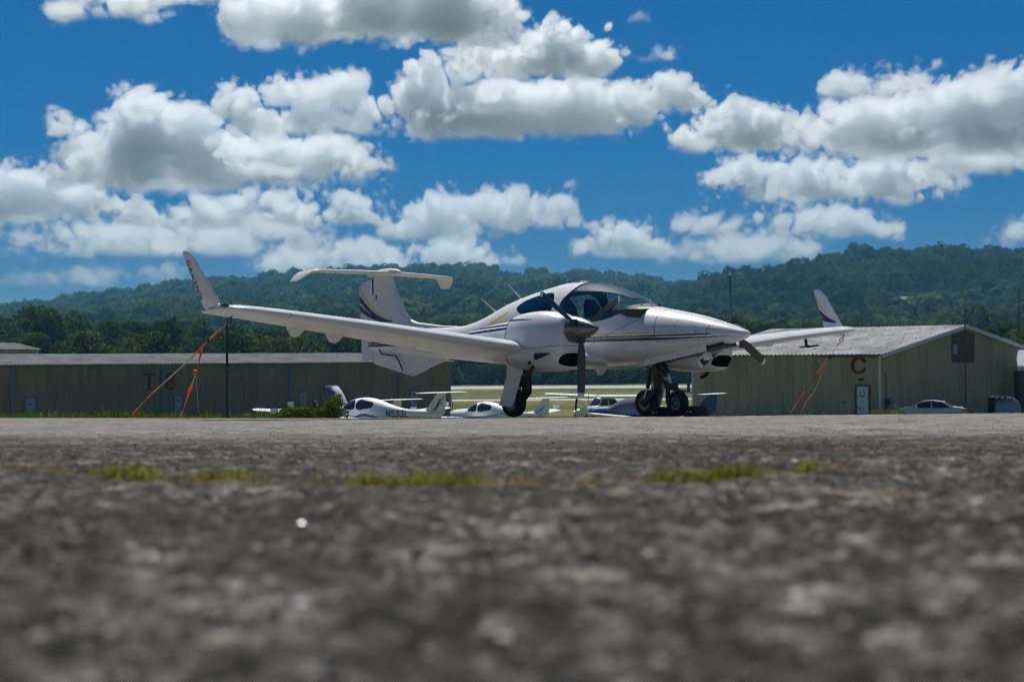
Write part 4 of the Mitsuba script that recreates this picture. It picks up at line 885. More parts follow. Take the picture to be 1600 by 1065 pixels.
# ---- tail
def fin_sec(z, le, te, th):
    a = naca(22, th, 0); c = le - te; return np.stack([le - a[:, 0] * c, a[:, 1] * c, np.full(len(a), z)], 1)
FZ = [(1.20, -6.95, -8.12), (1.42, -6.98, -8.13), (1.50, -7.05, -8.13), (1.60, -7.13, -8.13), (1.75, -7.225, -8.135), (2.0, -7.37, -8.14), (2.2, -7.485, -8.15), (2.36, -7.55, -8.16)]
fz = [PchipInterpolator([q[0] for q in FZ], [q[k] for q in FZ]) for k in (1, 2)]
hinge = -8.02
zs = np.linspace(1.2, 2.36, 24)
fm = loft([np.c_[np.where((q := fin_sec(z, float(fz[0](z)), float(fz[1](z)) - .25, .10))[:, 0] < hinge, hinge, q[:, 0]), q[:, 1:]] for z in zs])
fin = apl(plane, 'fin', fm, 'm_tail', 'tail fin with gold and navy swooshes')
RZ = [(.90, -8.22, -8.36), (.92, -8.06, -8.37), (1.2, -8.03, -8.385), (1.62, -8.03, -8.405), (2.0, -8.03, -8.425), (2.18, -8.03, -8.45), (2.25, -8.03, -8.36), (2.295, -8.03, -8.20), (2.31, -8.04, -8.13)]
rz = [PchipInterpolator([q[0] for q in RZ], [q[k] for q in RZ]) for k in (1, 2)]
S = []
for z in np.unique(np.r_[np.linspace(.90, 2.31, 30), [q[0] for q in RZ]]):
    le, te = float(rz[0](z)), float(rz[1](z)); w = .035
    S.append([(le, w * .8, z), (le - .03, w, z), (te, .004, z), (te, -.004, z), (le - .03, -w, z), (le, -w * .8, z)])
rm = loft(S); v = np.asarray(rm.vertices)
apl(plane, 'rudder', rm, 'm_tail', 'rudder carrying the wide ends of the swooshes')
# dorsal fillet running up into the fin
DF = [(-5.85, 1.40, 1.432, .05), (-6.3, 1.40, 1.462, .045), (-6.65, 1.40, 1.505, .04), (-6.9, 1.40, 1.535, .036), (-7.05, 1.40, 1.585, .034), (-7.15, 1.40, 1.66, .03), (-7.22, 1.40, 1.73, .02)]
ap(plane, 'dorsal_fillet', loft([[(X, w, zb), (X, w * .7, zb + (zt - zb) * .7), (X, 0, zt), (X, -w * .7, zb + (zt - zb) * .7), (X, -w, zb)] for X, zb, zt, w in DF]), 'm_paint', smooth=60)
# ventral fin
VF = [(-6.05, .93, .935), (-6.5, .80, 1.0), (-6.95, .652, 1.05), (-7.10, .628, 1.08), (-7.2, .655, 1.1), (-7.46, .725, 1.12), (-8.0, .845, 1.14), (-8.05, .87, 1.14)]
S = []
for X, zb, zt in VF:
    w = .045 if -7.9 < X < -6.2 else .022
    S.append([(X, .006, zb), (X, w, zb + (zt - zb) * .55), (X, w * 1.6, zt), (X, -w * 1.6, zt), (X, -w, zb + (zt - zb) * .55), (X, -.006, zb)])
vfm = loft(S)
vf = ap(plane, 'ventral_fin', vfm, 'm_paint', smooth=40)
ap(vf, 'tail_skid', loft([[(X, y, z) for y in (-.02, .02) for z in ((zb, zb + .018) if y < 0 else (zb + .018, zb))] for X, zb in ((-7.08, .617), (-7.2, .642), (-7.36, .690))]), 'm_red')
st_ = [(X, z) for X, z in ((-7.9, 1.125), (-7.55, 1.128), (-7.0, 1.105), (-6.6, 1.085))]
for sd in (-1,):
    ap(vf, 'stripe', loft([[(X, sd * (.062 + .02 * (X < -7.0) * 0), z - h), (X, sd * .085, z - h), (X, sd * .085, z + h), (X, sd * .062, z + h)] for (X, z), h in zip(st_, (.004, .016, .015, .003))]), 'm_navy')
    ap(vf, 'pitch_rod', cat(tube([(-7.86, sd * .07, 1.17), (-7.80, sd * .075, 1.06), (-7.76, sd * .08, 1.02), (-7.58, sd * .085, 1.0)], [.012] * 4, 8), tube([(-7.58, sd * .085, 1.0), (-7.40, sd * .085, .985), (-7.30, sd * .09, .90), (-7.2, sd * .09, .74)], [.013] * 4, 8)), 'm_plastic', smooth=40)
    m = meshkit.text_mesh('N1', .16, .004, bold=True); v = np.asarray(m.vertices)
    ap(fu, 'registration', tm(np.stack([-8.0 + v[:, 0] * 1.15, -.108 - v[:, 2] - .02 * v[:, 0], 1.20 + v[:, 1]], 1), m.faces), 'm_regis', 'dark registration letters on the tail cone')
# rudder trim marks on the fin
ap(fin, 'registration', tm((lambda v: np.stack([-7.96 + v[:, 0], -.052 - v[:, 2], 1.96 + v[:, 1]], 1))(np.asarray((m := meshkit.text_mesh('3', .075, .004, bold=True)).vertices)), m.faces), 'm_regis')
ap(fin, 'hinge', box(-8.04, -8.015, -.045, .045, 2.06, 2.32), 'm_black')
ap(plane, 'fin_cap', (lambda S: loft(S))([[ (X, w * math.cos(a), zc + h * math.sin(a)) for a in np.arange(24) * 2 * np.pi / 24] for X, w, h, zc in ((-7.34, .004, .004, 2.405), (-7.37, .035, .03, 2.405), (-7.45, .075, .055, 2.405), (-7.6, .095, .075, 2.408), (-7.8, .09, .075, 2.405), (-8.05, .06, .055, 2.395), (-8.2, .02, .02, 2.39), (-8.22, .003, .003, 2.39))]), 'm_paint', smooth=True)
for s in (-1, 1):
    HS = [(.02, -7.52, 2.405, .62, .11), (.4, -7.56, 2.402, .585, .11), (1.0, -7.62, 2.395, .525, .11), (1.40, -7.665, 2.39, .48, .11), (1.50, -7.68, 2.386, .47, .11), (1.56, -7.72, 2.365, .44, .10), (1.62, -7.80, 2.31, .38, .09), (1.68, -7.92, 2.235, .27, .08), (1.70, -7.98, 2.215, .21, .07)]
    hs = ap(plane, 'stabilizer', loft([wing_sec((x, s * y, z), c, th, 0, 0, 20) for y, x, z, c, th in HS]), 'm_paint', smooth=45)
    put(hs, 'static_wick', ply(tube([(-8.13, s * 1.35, 2.375), (-8.30, s * 1.36, 2.36)], [.005, .003], 5), 'm_black', to_world=AT))

# ---- landing gear
DZ = -.035                                     # the left wheel stands a little lower on the falling ground
def wheel(parent, c, r_, w, steer=0.0, lab=None):
    m = lathe([(-w * .32, r_ * .52), (-w * .5, r_ * .62), (-w * .5, r_ * .86), (-w * .36, r_ * .965), (-w * .12, r_), (w * .12, r_), (w * .36, r_ * .965), (w * .5, r_ * .86), (w * .5, r_ * .62), (w * .32, r_ * .52)], 44, 'y')
    h = cat(lathe([(-w * .34, .004), (-w * .36, r_ * .12), (-w * .40, r_ * .16), (-w * .30, r_ * .26), (-w * .34, r_ * .44), (-w * .42, r_ * .50), (-w * .42, r_ * .555), (w * .42, r_ * .555), (w * .42, r_ * .5), (w * .3, r_ * .3), (w * .36, r_ * .12), (w * .34, .004)], 36, 'y'))
    R = trimesh.transformations.rotation_matrix(steer, [0, 0, 1]); Tm = trimesh.transformations.translation_matrix(c)
    for q in (m, h): q.apply_transform(Tm @ R)
    wk_ = ap(parent, 'wheel', m, 'm_rubber', lab, smooth=35)
    return wk_, h
for s in (-1, 1):
    z = 0 if s < 0 else DZ
    yc = s * 1.475
    wk_, h = wheel(plane, (-3.15, yc, .205 + z), .205, .16)
    ap(wk_, 'rim', h, 'm_galv', smooth=30)
    leg = cat(loft([[(x - a, yc + s * -.02 + b, zc + z * (zc < .6)) for a, b in ((.055 * k, -.045 * k), (.055 * k, .045 * k), (-.055 * k, .045 * k), (-.055 * k, -.045 * k))] for x, zc, k in ((-2.93, .80, 1), (-2.915, .62, 1.05), (-2.90, .46, .95), (-2.915, .38, 1.0), (-2.95, .30, .9))]),
              loft([[(x, yc - s * .10 + b, zc + z + a) for a, b in ((.04 * k, -.022), (.04 * k, .022), (-.04 * k, .022), (-.04 * k, -.022))] for x, zc, k in ((-2.90, .40, 1.3), (-2.99, .31, 1.2), (-3.08, .23, 1), (-3.17, .20, .9))]),
              tube([(-3.15, yc - s * .13, .205 + z), (-3.15, yc + s * .05, .205 + z)], [.03, .03], 12))
    lk = ap(plane, 'main_gear_leg', leg, 'm_gear', smooth=30)
    ap(lk, 'shock_strut', cat(tube([(-3.02, yc - s * .06, .72), (-3.06, yc - s * .06, .5 + z), (-3.08, yc - s * .06, .44 + z)], [.032, .032, .032], 12)), 'm_gear', smooth=40)
    ap(lk, 'piston', tube([(-3.08, yc - s * .06, .44 + z), (-3.13, yc - s * .08, .27 + z)], [.02, .02], 12), 'm_steel', smooth=40)
    ap(lk, 'brake_hose', tube(curve([(-2.87, yc - s * .03, .70), (-2.84, yc - s * .05, .5), (-2.87, yc - s * .06, .36 + z), (-2.98, yc - s * .07, .27 + z), (-3.1, yc - s * .09, .24 + z)], 5), .008, 6), 'm_black', smooth=True)
    # gear door hanging outboard of the wheel
    yd = s * 1.63
    dp = [(-2.815, .775), (-3.12, .755), (-3.125, .60), (-3.29, .165 + z), (-3.015, .145 + z), (-2.845, .57), (-2.81, .63)]
    dm = manifold3d.CrossSection([np.array(dp) if s > 0 else np.array(dp)]); dm = dm if dm.area() > 0 and not dm.is_empty() else manifold3d.CrossSection([np.array(dp)[::-1]])
    dmm = dm.extrude(.018).rotate([90, 0, 0]).translate([0, yd + .009, 0])
    gd = ap(plane, 'gear_door', dmm, 'm_paint')
    ap(gd, 'door_rod', tube([(-2.86, yd - s * .01, .50), (-2.90, yc + s * .02, .45)], [.01, .01], 6), 'm_gear')
    ap(gd, 'hinge', cat(*[box(-2.9 - q, -2.86 - q, yd - .014, yd + .014, .76, .80) for q in (0, .2)]), 'm_dark')
    if s < 0:
        ap(lk, 'actuator_rod', cat(tube([(-3.17, yc + .18, .70), (-3.27, yc + .17, .60)], [.014, .014], 8), tube([(-3.26, yc + .17, .605), (-3.30, yc + .17, .575)], [.022, .022], 8)), 'm_steel', smooth=40)
# nose gear
wk_, h = wheel(plane, (-1.30, -.0, .178), .178, .14, -.12)
ap(wk_, 'rim', h, 'm_galv', smooth=30)
ng = ap(plane, 'nose_gear_leg', cat(tube([(-1.66, 0, .86), (-1.58, 0, .74), (-1.47, 0, .60)], [.045, .05, .045], 12), tube([(-1.72, .0, .80), (-1.62, -.05, .66), (-1.47, -.05, .58)], [.03, .025, .025], 8),
      loft([[(-1.40 + a, y0 + b, zc) for a, b in ((.03, -.015), (.03, .015), (-.03, .015), (-.03, -.015))] for y0, zc in ((.0, .44), (-.10, .40), (-.105, .30), (-.10, .17))]), loft([[(-1.40 + a, y0 + b, zc) for a, b in ((.03, -.015), (.03, .015), (-.03, .015), (-.03, -.015))] for y0, zc in ((.0, .44), (.10, .40), (.105, .30), (.10, .17))]),
      tube([(-1.36, -.13, .178), (-1.33, .13, .178)], [.018, .018], 10), obox((-1.42, 0, .43), (1, 0, 0), (0, 1, 0), (0, 0, 1), .06, .10, .035, .015), obox((-1.33, 0, .375), (1, 0, -.2), (0, 1, 0), (.2, 0, 1), .13, .085, .012, .005)), 'm_gear', smooth=35)
ap(ng, 'oleo_strut', tube([(-1.475, 0, .61), (-1.44, 0, .52), (-1.41, 0, .44)], [.024, .024, .024], 14), 'm_steel', smooth=40)
ap(ng, 'torque_link', cat(tube([(-1.53, .02, .66), (-1.60, .02, .53), (-1.46, .02, .43)], [.014, .016, .014], 8), tube([(-1.53, -.04, .66), (-1.60, -.04, .53), (-1.46, -.04, .43)], [.014, .016, .014], 8)), 'm_gear')
for sd in (-1, 1):
    gdm = loft([[(X, sd * (y + b), z0 + a) for a, b in ((0, 0), (0, .016), (h, .028), (h, .012))] for X, y, z0, h in ((-1.74, .20, .725, .15), (-1.2, .195, .812, .14), (-.62, .185, .908, .12))])
    gk = ap(plane, 'nose_gear_door', gdm, 'm_paint', smooth=30)
    ap(gk, 'fastener', cat(*[obox((X, sd * .205, .875), (1, 0, 0), (0, 1, 0), (0, 0, 1), .008, .012, .006) for X in (-1.10, -1.05, -1.0)]), 'm_black')
ap(plane, 'wheel_well', loft([[(X, -.17, z), (X, .17, z), (X, .15, z + .06), (X, -.15, z + .06)] for X, z in ((-1.72, .765), (-1.2, .845), (-.60, .945), (-.36, .975))]), 'm_black')
ap(plane, 'taxi_light', cat(obox((-.74, -.02, .845), (.9, .1, .45), (0, 1, 0), (-.45, 0, .9), .045, .05, .05, .008)), 'm_white', 'small square white light under the nose')
ap(plane, 'taxi_light_arm', tube([(-.86, 0, .92), (-.80, 0, .88), (-.74, 0, .86)], [.018, .018, .018], 8), 'm_gear')

# ------------------------------------------------------------------ parked light aircraft on the lower apron
def W(px, y, d): return np.array([hdir(px - 800) * d, d, zz(px, y, d)])
def light_plane(label, tail_px, tail_y, d, heading, paint='m_white', tailp='m_white', kind='t', group=None, canopy='shut', extras=None, reg=None):
    k = thing('light_airplane', label, 'airplane', group)
    h = np.array(heading, float) / np.linalg.norm(heading); rz = math.degrees(math.atan2(h[1], h[0]))
    if kind == 't':
        A = np.array([(0, 1.10, .80, .22), (-.06, 1.16, .70, .34), (-.25, 1.20, .62, .43), (-.8, 1.25, .55, .50), (-1.3, 1.29, .52, .545), (-1.5, 1.36, .51, .555), (-1.8, 1.53, .50, .56), (-2.2, 1.655, .5, .56), (-2.7, 1.70, .5, .555), (-3.2, 1.65, .52, .53), (-3.7, 1.53, .56, .46), (-4.2, 1.38, .62, .36), (-4.8, 1.24, .70, .25), (-5.6, 1.15, .80, .16), (-6.5, 1.12, .88, .10), (-7.3, 1.08, .93, .05)])
        tail_at, zt = (-7.25, 1.93), 1.93
    else:
        A = np.array([(0, 1.25, .95, .25), (-.06, 1.32, .85, .38), (-.3, 1.36, .78, .48), (-1.0, 1.42, .70, .54), (-1.35, 1.46, .68, .56), (-1.55, 1.62, .67, .57), (-1.95, 2.02, .66, .57), (-2.2, 2.10, .66, .57), (-3.0, 2.10, .68, .56), (-3.5, 2.0, .74, .52), (-4.2, 1.72, .84, .38), (-5.0, 1.58, .95, .27), (-6.2, 1.47, 1.08, .15), (-7.2, 1.42, 1.18, .06)])
        tail_at, zt = (-2.4, 2.2), 2.2
    f = [PchipInterpolator(A[::-1, 0], A[::-1, i]) for i in (1, 2, 3)]
    def ring(X, n=40, grow=0.0):
        a, b, w = (float(q(X)) for q in f); zm = b + (a - b) * .42; g = np.arange(n) * 2 * np.pi / n; c, s = np.cos(g), np.sin(g); e = 2.2 if kind == 't' else 3.0
        return np.stack([np.full(n, X), np.sign(c) * np.abs(c) ** (2 / e) * w, np.where(s > 0, zm + (a - zm) * np.abs(s) ** (2 / e), zm + (zm - b) * np.sign(s) * np.abs(s) ** (2 / e))], 1)
    xs = np.unique(np.r_[A[:, 0], np.linspace(0, A[-1, 0], 60)])[::-1]
    B = to_manifold(loft([ring(x) for x in xs]))
    if kind == 't':
        wins = [curve([(-1.62, 1.36), (-1.95, 1.52), (-2.22, 1.58), (-2.30, 1.50), (-2.34, 1.18), (-2.1, 1.13), (-1.75, 1.15), (-1.6, 1.22)], 4, True), curve([(-2.47, 1.56), (-2.8, 1.585), (-3.15, 1.53), (-3.45, 1.38), (-3.42, 1.28), (-3.1, 1.19), (-2.5, 1.17)], 4, True)]
        shield = np.array([(-1.30, 1.32), (-1.62, 1.40), (-1.9, 1.56), (-2.15, 1.665), (-1.8, 1.9), (-1.2, 1.6)])
    else:
        wins = [np.array([(-1.72, 1.56), (-2.0, 1.95), (-2.45, 1.98), (-2.5, 1.55)]), np.array([(-2.58, 1.55), (-2.55, 1.98), (-3.3, 1.93), (-3.45, 1.62)])]
        shield = np.array([(-1.38, 1.50), (-1.66, 1.58), (-1.96, 2.02), (-1.6, 2.2), (-1.2, 1.6)])
    WM = [prism(w, -1, 1) for w in wins]; SM = prism(shield, -1, 1)
    body = B - SM
    for w in WM: body = body - w
    P = {}
    def add(name, m, b, sm=35, par=None, lab=None, **kw): return put(par or k, name, ply(m, b, smooth=sm, **kw), lab)
    add('fuselage', body, paint)
    if canopy != 'open':
        for w in WM:
            g_ = B ^ w
            add('side_window', g_, 'm_darkglass')
        add('windscreen', B ^ SM, 'm_darkglass')
    if canopy == 'open':
        cb = B ^ manifold3d.Manifold.cube([1.35, 2, 1]).translate([-3.1, -1, 1.2]); cv = np.asarray(cb.to_mesh().vert_properties)[:, :3]; cf = np.asarray(cb.to_mesh().tri_verts)
        Rm = trimesh.transformations.rotation_matrix(math.radians(-62), [0, 1, 0], [-3.1, 0, 1.35]); cv = trimesh.transform_points(cv, Rm)
        ck = add('open_canopy', tm(cv, cf), 'm_white', lab='raised white canopy')
        gw = (B ^ (WM[0] + prism(np.array([(-2.45, 1.56), (-2.9, 1.58), (-2.98, 1.2), (-2.5, 1.18)]), -1, 1))).scale([1, 1.015, 1.0]).to_mesh(); v2 = trimesh.transform_points(np.asarray(gw.vert_properties)[:, :3], Rm)
        add('canopy_glass', tm(v2, np.asarray(gw.tri_verts)), 'm_cover', 30, ck)
        add('cockpit', box(-3.0, -1.5, -.48, .48, 1.0, 1.16), 'm_lining')
    # wings
    span, cr, ct, lx, zw, dih = (5.95, 1.35, .9, -1.95, .62, .075) if kind == 't' else (5.5, 1.55, 1.1, -1.85, 2.14, .02)
    for s in (-1, 1):
        S = [wing_sec((lx - .03 * y, s * y, zw + dih * y), cr + (ct - cr) * y / span, .13, 1.5, .025, 16) for y in (.2, 1.2, 3.0, 4.8, span - .15)] + [wing_sec((lx - .03 * span - .22, s * span, zw + dih * span + .02), ct * .62, .07, 1.5, .02, 16)]
        wk_ = add('wing', loft(S), 'm_white', 40)
        if kind != 't':
            add('wing_strut', tube([(-2.2, s * .5, .85), (-2.25, s * 2.6, 2.13)], [.04, .04], 8), 'm_white')
            add('position_light', obox((lx - .5, s * (span + .02), zw + .12), (1, 0, 0), (0, 1, 0), (0, 0, 1), .07, .02, .03, .01), 'm_orangered', 30, wk_)
        if kind == 't' : add('winglet', loft([[(lx - .35 - x, s * (span + .02 + y), zw + dih * span + z) for x, y in ((0, 0), (.25, .02), (.5, 0), (.25, -.02))] for z in (0.0, .28)]), 'm_white', 40, wk_)
        wm = lathe([(-.06, .09), (-.07, .15), (-.04, .19), (.04, .19), (.07, .15), (.06, .09)], 20, 'y'); wm.apply_translation([-2.6, s * 1.35, .19]); ww = add('wheel', wm, 'm_rubber')
        add('gear_leg', tube([(-2.5, s * .45, .6), (-2.58, s * 1.0, .42), (-2.6, s * 1.27, .2)], [.05, .04, .035], 8), 'm_white')
    nwm = lathe([(-.05, .08), (-.06, .13), (-.03, .17), (.03, .17), (.06, .13), (.05, .08)], 20, 'y'); nwm.apply_translation([-.55, 0, .17]); add('wheel', nwm, 'm_rubber')
    add('nose_leg', tube([(-.75, 0, .7), (-.6, .08, .4), (-.55, .08, .17)], [.045, .035, .03], 8), 'm_dark')
    if kind == 't':
        fz_ = [(z, -6.05 - .95 * u ** .8, -7.45 - .05 * u) for u in np.linspace(0, 1, 8) for z in (1.0 + .95 * u,)]
        add('fin', loft([[(l + (t - l) * c, s_ * .05 * (1 - .3 * (z - 1)), z) for c, s_ in ((0, 0), (.08, .7), (.35, 1), (.98, .15), (.98, -.15), (.35, -1), (.08, -.7))] for z, l, t in fz_]), tailp, 40)
        S = []
        for y in (-1.68, -1.6, -1.2, 0, 1.2, 1.6, 1.68):
            c = .62 - .10 * abs(y) - (.15 if abs(y) > 1.65 else 0); S.append(wing_sec((-6.95 - .04 * abs(y) - (.08 if abs(y) > 1.65 else 0), y, 1.96), c, .10, 0, 0, 14))
        add('stabilizer', loft(S), 'm_white', 40)
        add('ventral_fin', loft([[(x, y, z) for y in (-.03, .03) for z in ((z0, .95) if y < 0 else (.95, z0))] for x, z0 in ((-5.9, .85), (-6.6, .52), (-7.2, .62))]), paint)
    else:
        add('fin', loft([[(l + (t - l) * c, s_ * .05, z) for c, s_ in ((0, 0), (.08, .7), (.35, 1), (.98, .15), (.98, -.15), (.35, -1), (.08, -.7))] for z, l, t in [(1.3 + 1.15 * u, -5.75 - 1.1 * u, -7.3 - .35 * u) for u in np.linspace(0, 1, 6)]]), 'm_white', 40)
        add('stabilizer', loft([wing_sec((-6.35 - .08 * abs(y), y, 1.40), .95 - .14 * abs(y), .09, 0, 0, 14) for y in (-1.7, -1, 0, 1, 1.7)]), 'm_white', 40)
    sp = lathe([(.30, .001), (.27, .03), (.18, .085), (.05, .13), (-.02, .15), (-.02, .02)], 24); zc = 1.02 if kind == 't' else 1.15
    sp.apply_translation([.02, 0, zc]); pk = add('spinner', sp, 'm_white')
    for q in range(2 if kind != 't' else 3):
        a = 1.45 + q * 2 * math.pi / (2 if kind != 't' else 3)
        add('propeller_blade', loft([[(.08 + x, r_ * math.cos(a) - y * math.sin(a), zc + r_ * math.sin(a) + y * math.cos(a)) for x, y in ((.015, 0), (.05 * m_, .07 * m_), (.01, .075 * m_), (-.05 * m_, -.07 * m_))] for r_, m_ in ((.1, .5), (.35, 1), (.7, .9), (.92, .5))]), 'm_black')
    for nm, m, b in (extras(B, f) if extras else []): add(nm, m, b, False)
    if reg:
        m = meshkit.text_mesh(reg, .30, .004, bold=True); v = np.asarray(m.vertices)
        # port side, reading from nose to tail
        xx = -4.15 - v[:, 0] * .92; yy = np.array([float(f[2](x)) for x in np.linspace(-7, -3, 60)]); y_ = np.interp(xx, np.linspace(-7, -3, 60), yy)
        add('registration', tm(np.stack([xx, y_ * (1.0 - .10 * np.abs(v[:, 1] - .1) / .3) + .022 + v[:, 2], .82 + v[:, 1]], 1), m.faces), 'm_regis', False)
    ta = np.array([h[0], h[1]]) * tail_at[0]; base = W(tail_px, tail_y, d)
    M = T().translate([base[0] - ta[0], base[1] - ta[1], base[2] - zt]).rotate([0, 0, 1], rz)
    for q in list(scene):
        if q.startswith(k + '__'): scene[q]['to_world'] = M
    return k, M
def swoosh(pts, th, matn, name='stripe'):
    """a stripe hugging the port side of the fuselage"""
    def go(B, f):
        p = curve(pts, 6); y = np.array([float(f[2](x)) for x in p[:, 0]]); a = [float(f[0](x)) for x in p[:, 0]]; b = [float(f[1](x)) for x in p[:, 0]]
        zm = np.array(b) + (np.array(a) - np.array(b)) * .42; rel = np.where(p[:, 1] > zm, (p[:, 1] - zm) / (np.array(a) - zm), (zm - p[:, 1]) / (zm - np.array(b)))
        y = y * np.sqrt(np.clip(1 - np.abs(rel) ** 2.2, .02, 1)) ** .95 + .006
        w = th * np.sin(np.linspace(.15, np.pi - .1, len(p)))
        return [(name, loft([[(x, yy, z - t), (x, yy + .004, z - t), (x, yy + .004, z + t), (x, yy, z + t)] for (x, z), yy, t in zip(p, y, w)]), matn)]
    return go
def finmark(paths, matn):
    def go(B, f):
        out = []
        for pts, th in paths:
            p = curve(pts, 6); w = th * np.sin(np.linspace(.3, np.pi - .15, len(p)))
            out.append(('marking', loft([[(x, .055, z - t), (x, .059, z - t), (x, .059, z + t), (x, .055, z + t)] for (x, z), t in zip(p, w)]), matn))
        return out
    return go
both = lambda *fs: (lambda B, f: [q for g in fs for q in g(B, f)])
PB = 'm_stripeblue'; mat('m_stripeblue', pr((.02, .06, .2), .35))
light_plane('white low wing airplane with dark blue registration and blue tail markings before the long hangar', 690, 614, 75, (-.8, .6), reg='N533L', extras=both(
    swoosh([(-2.3, .75), (-2.8, .88), (-3.3, .86), (-3.9, .74)], .07, PB), finmark([([(-6.55, 1.06), (-6.9, 1.28), (-7.1, 1.5), (-7.3, 1.7), (-7.45, 1.76)], .035), ([(-6.75, 1.05), (-6.95, 1.25), (-7.2, 1.47), (-7.4, 1.5)], .03), ([(-7.0, 1.45), (-7.15, 1.60), (-7.25, 1.62)], .03)], PB)), group=None)
light_plane('white airplane with its bubble canopy swung open, standing behind the registered white one', 622, 625, 84, (-.76, .65), canopy='open')
light_plane('white low wing airplane with a blue waistline, seen left of and behind the near wheel', 853, 622, 90, (-.72, .69), extras=both(
    swoosh([(-.5, .86), (-1.2, .84), (-2.2, .82), (-3.2, .88), (-4.2, 1.02), (-4.9, 1.1)], .04, PB), finmark([([(-6.5, 1.1), (-6.9, 1.3), (-7.25, 1.6)], .04)], PB)))
light_plane('white high wing airplane with dark bands on its cowling beyond the gear legs', 940, 618, 112, (-.75, -.66), kind='high', extras=lambda B, f: [('band', (B ^ prism([(-.35, .5), (-.55, 1.6), (-.62, 1.6), (-.42, .5)], -1, 1)).scale([1, 1.01, 1.006]), 'm_navy'), ('band', (B ^ prism([(-.9, .5), (-1.3, 1.6), (-1.38, 1.6), (-.98, .5)], -1, 1)).scale([1, 1.01, 1.006]), 'm_navy')])
def cover(B, f):
    c = B ^ manifold3d.Manifold.cube([2.4, 2, 1.2]).translate([-3.7, -1, .98])
    return [('canopy_cover', c.translate([2.5, 0, -1.1]).scale([1.03, 1.06, 1.05]).translate([-2.5, 0, 1.1]), 'm_cover')]
light_plane('blue airplane with a blue T tail, white tailplane and grey blue canopy cover', 1113, 616, 88, (-.877, .48), paint='m_bluepaint', tailp='m_bluepaint', extras=both(cover, swoosh([(-.1, 1.02), (-.8, 1.10), (-1.6, 1.12)], .03, 'm_white')))

# person by the open canopy
def hullchain(chains):
    parts = []
    for ch in chains:
        for (a, ra), (b, rb) in zip(ch[:-1], ch[1:]):
            s1 = manifold3d.Manifold.sphere(ra, 20).translate(list(map(float, a))); s2 = manifold3d.Manifold.sphere(rb, 20).translate(list(map(float, b)))
            parts.append(manifold3d.Manifold.batch_hull([s1, s2]))
    m = parts[0]
    for q in parts[1:]: m = m + q
    m = m.refine_to_length(.03).to_mesh(); t = trimesh.Trimesh(np.asarray(m.vert_properties)[:, :3], np.asarray(m.tri_verts), process=True)
    trimesh.smoothing.filter_taubin(t, iterations=8); return tm(t.vertices, t.faces)
pk = thing('person', 'person in dark clothes leaning over beside the open canopy, head and shoulders above the weeds', 'person')
body = hullchain([[((0, 0, 1.50), .052), ((.03, 0, 1.42), .06), ((0, 0, 1.30), .125), ((-.03, 0, 1.08), .13), ((-.05, 0, .95), .135)], [((.01, -.17, 1.38), .06), ((0, .17, 1.38), .06)], [((-.05, .09, .93), .095), ((-.03, .10, .5), .065), ((-.06, .10, .08), .045), ((.08, .11, .04), .035)], [((-.05, -.09, .93), .095), ((0, -.10, .5), .065), ((-.03, -.10, .08), .045), ((.11, -.11, .04), .035)],
    [((0, .19, 1.37), .058), ((.10, .24, 1.12), .045), ((.33, .17, 1.08), .033), ((.40, .15, 1.07), .03)], [((0, -.19, 1.37), .058), ((.10, -.24, 1.12), .045), ((.33, -.17, 1.06), .033), ((.40, -.15, 1.05), .03)]])
head = hullchain([[((.03, 0, 1.50), .05), ((.05, 0, 1.60), .075), ((.035, 0, 1.66), .095)], [((.10, 0, 1.57), .045), ((.09, 0, 1.63), .06)], [((.14, 0, 1.605), .014), ((.12, 0, 1.64), .012)], [((.02, .095, 1.62), .014), ((.02, .097, 1.60), .012)], [((.02, -.095, 1.62), .014), ((.02, -.097, 1.60), .012)]])
hair = hullchain([[((.0, 0, 1.69), .092), ((.05, 0, 1.715), .07)], [((-.02, 0, 1.66), .09), ((-.03, 0, 1.60), .07)]])
hands = []
for s in (-1, 1):
    w0 = np.array([.42, .15 * s, 1.06]); ch = [[(w0, .028), (w0 + [.06, 0, -.005], .03)]]
    for i, (l, o) in enumerate(((.07, -.03), (.08, -.01), (.075, .01), (.055, .03))): ch.append([(w0 + [.07, o, -.005], .010), (w0 + [.07 + l * .6, o * 1.2, -.012], .009), (w0 + [.07 + l, o * 1.2, -.03], .008)])
    ch.append([(w0 + [.03, -.03 * s, 0], .012), (w0 + [.07, -.055 * s, -.01], .010)]); hands.append(hullchain(ch))
PM = T().translate(list(map(float, W(492, 626.5, 79) - [0, 0, 1.77]))).rotate([0, 0, 1], 35)
scene[pk + '__clothes'] = ply(body, 'm_shirt', smooth=True, to_world=PM); scene[pk + '__head'] = ply(head, 'm_skin', smooth=True, to_world=PM); scene[pk + '__hair'] = ply(hair, 'm_hair', smooth=True, to_world=PM)
for h_ in hands: put(pk, 'hand', ply(h_, 'm_skin', smooth=True, to_world=PM))
k = thing('wing_panel', 'white rounded wing tip poking out above the weeds at their left end', 'wing')
o = W(450, 642, 80)
put(k, 'skin', ply(loft([wing_sec((0, y, .06 * y), c, .14, 2, .02, 16) for y, c in ((0, 1.2), (.9, 1.1), (1.6, .95), (1.8, .5))]), 'm_white', smooth=40, to_world=T().translate(list(map(float, o))).rotate([0, 0, 1], 110)))
k = thing('folded_sign', 'small pale tilted board beside the weeds in front of the long hangar', 'board')
o = W(455, 636, 78); put(k, 'face', ply(obox(o, (.95, .2, .15), (-.2, 1, 0), (-.25, 0, 1), .14, .02, .25, .01), 'm_door')); put(k, 'leg', ply(obox(o + [-.1, .1, -.45], (1, 0, 0), (0, 1, 0), (.25, 0, 1), .05, .03, .45, .01), 'm_dark'))

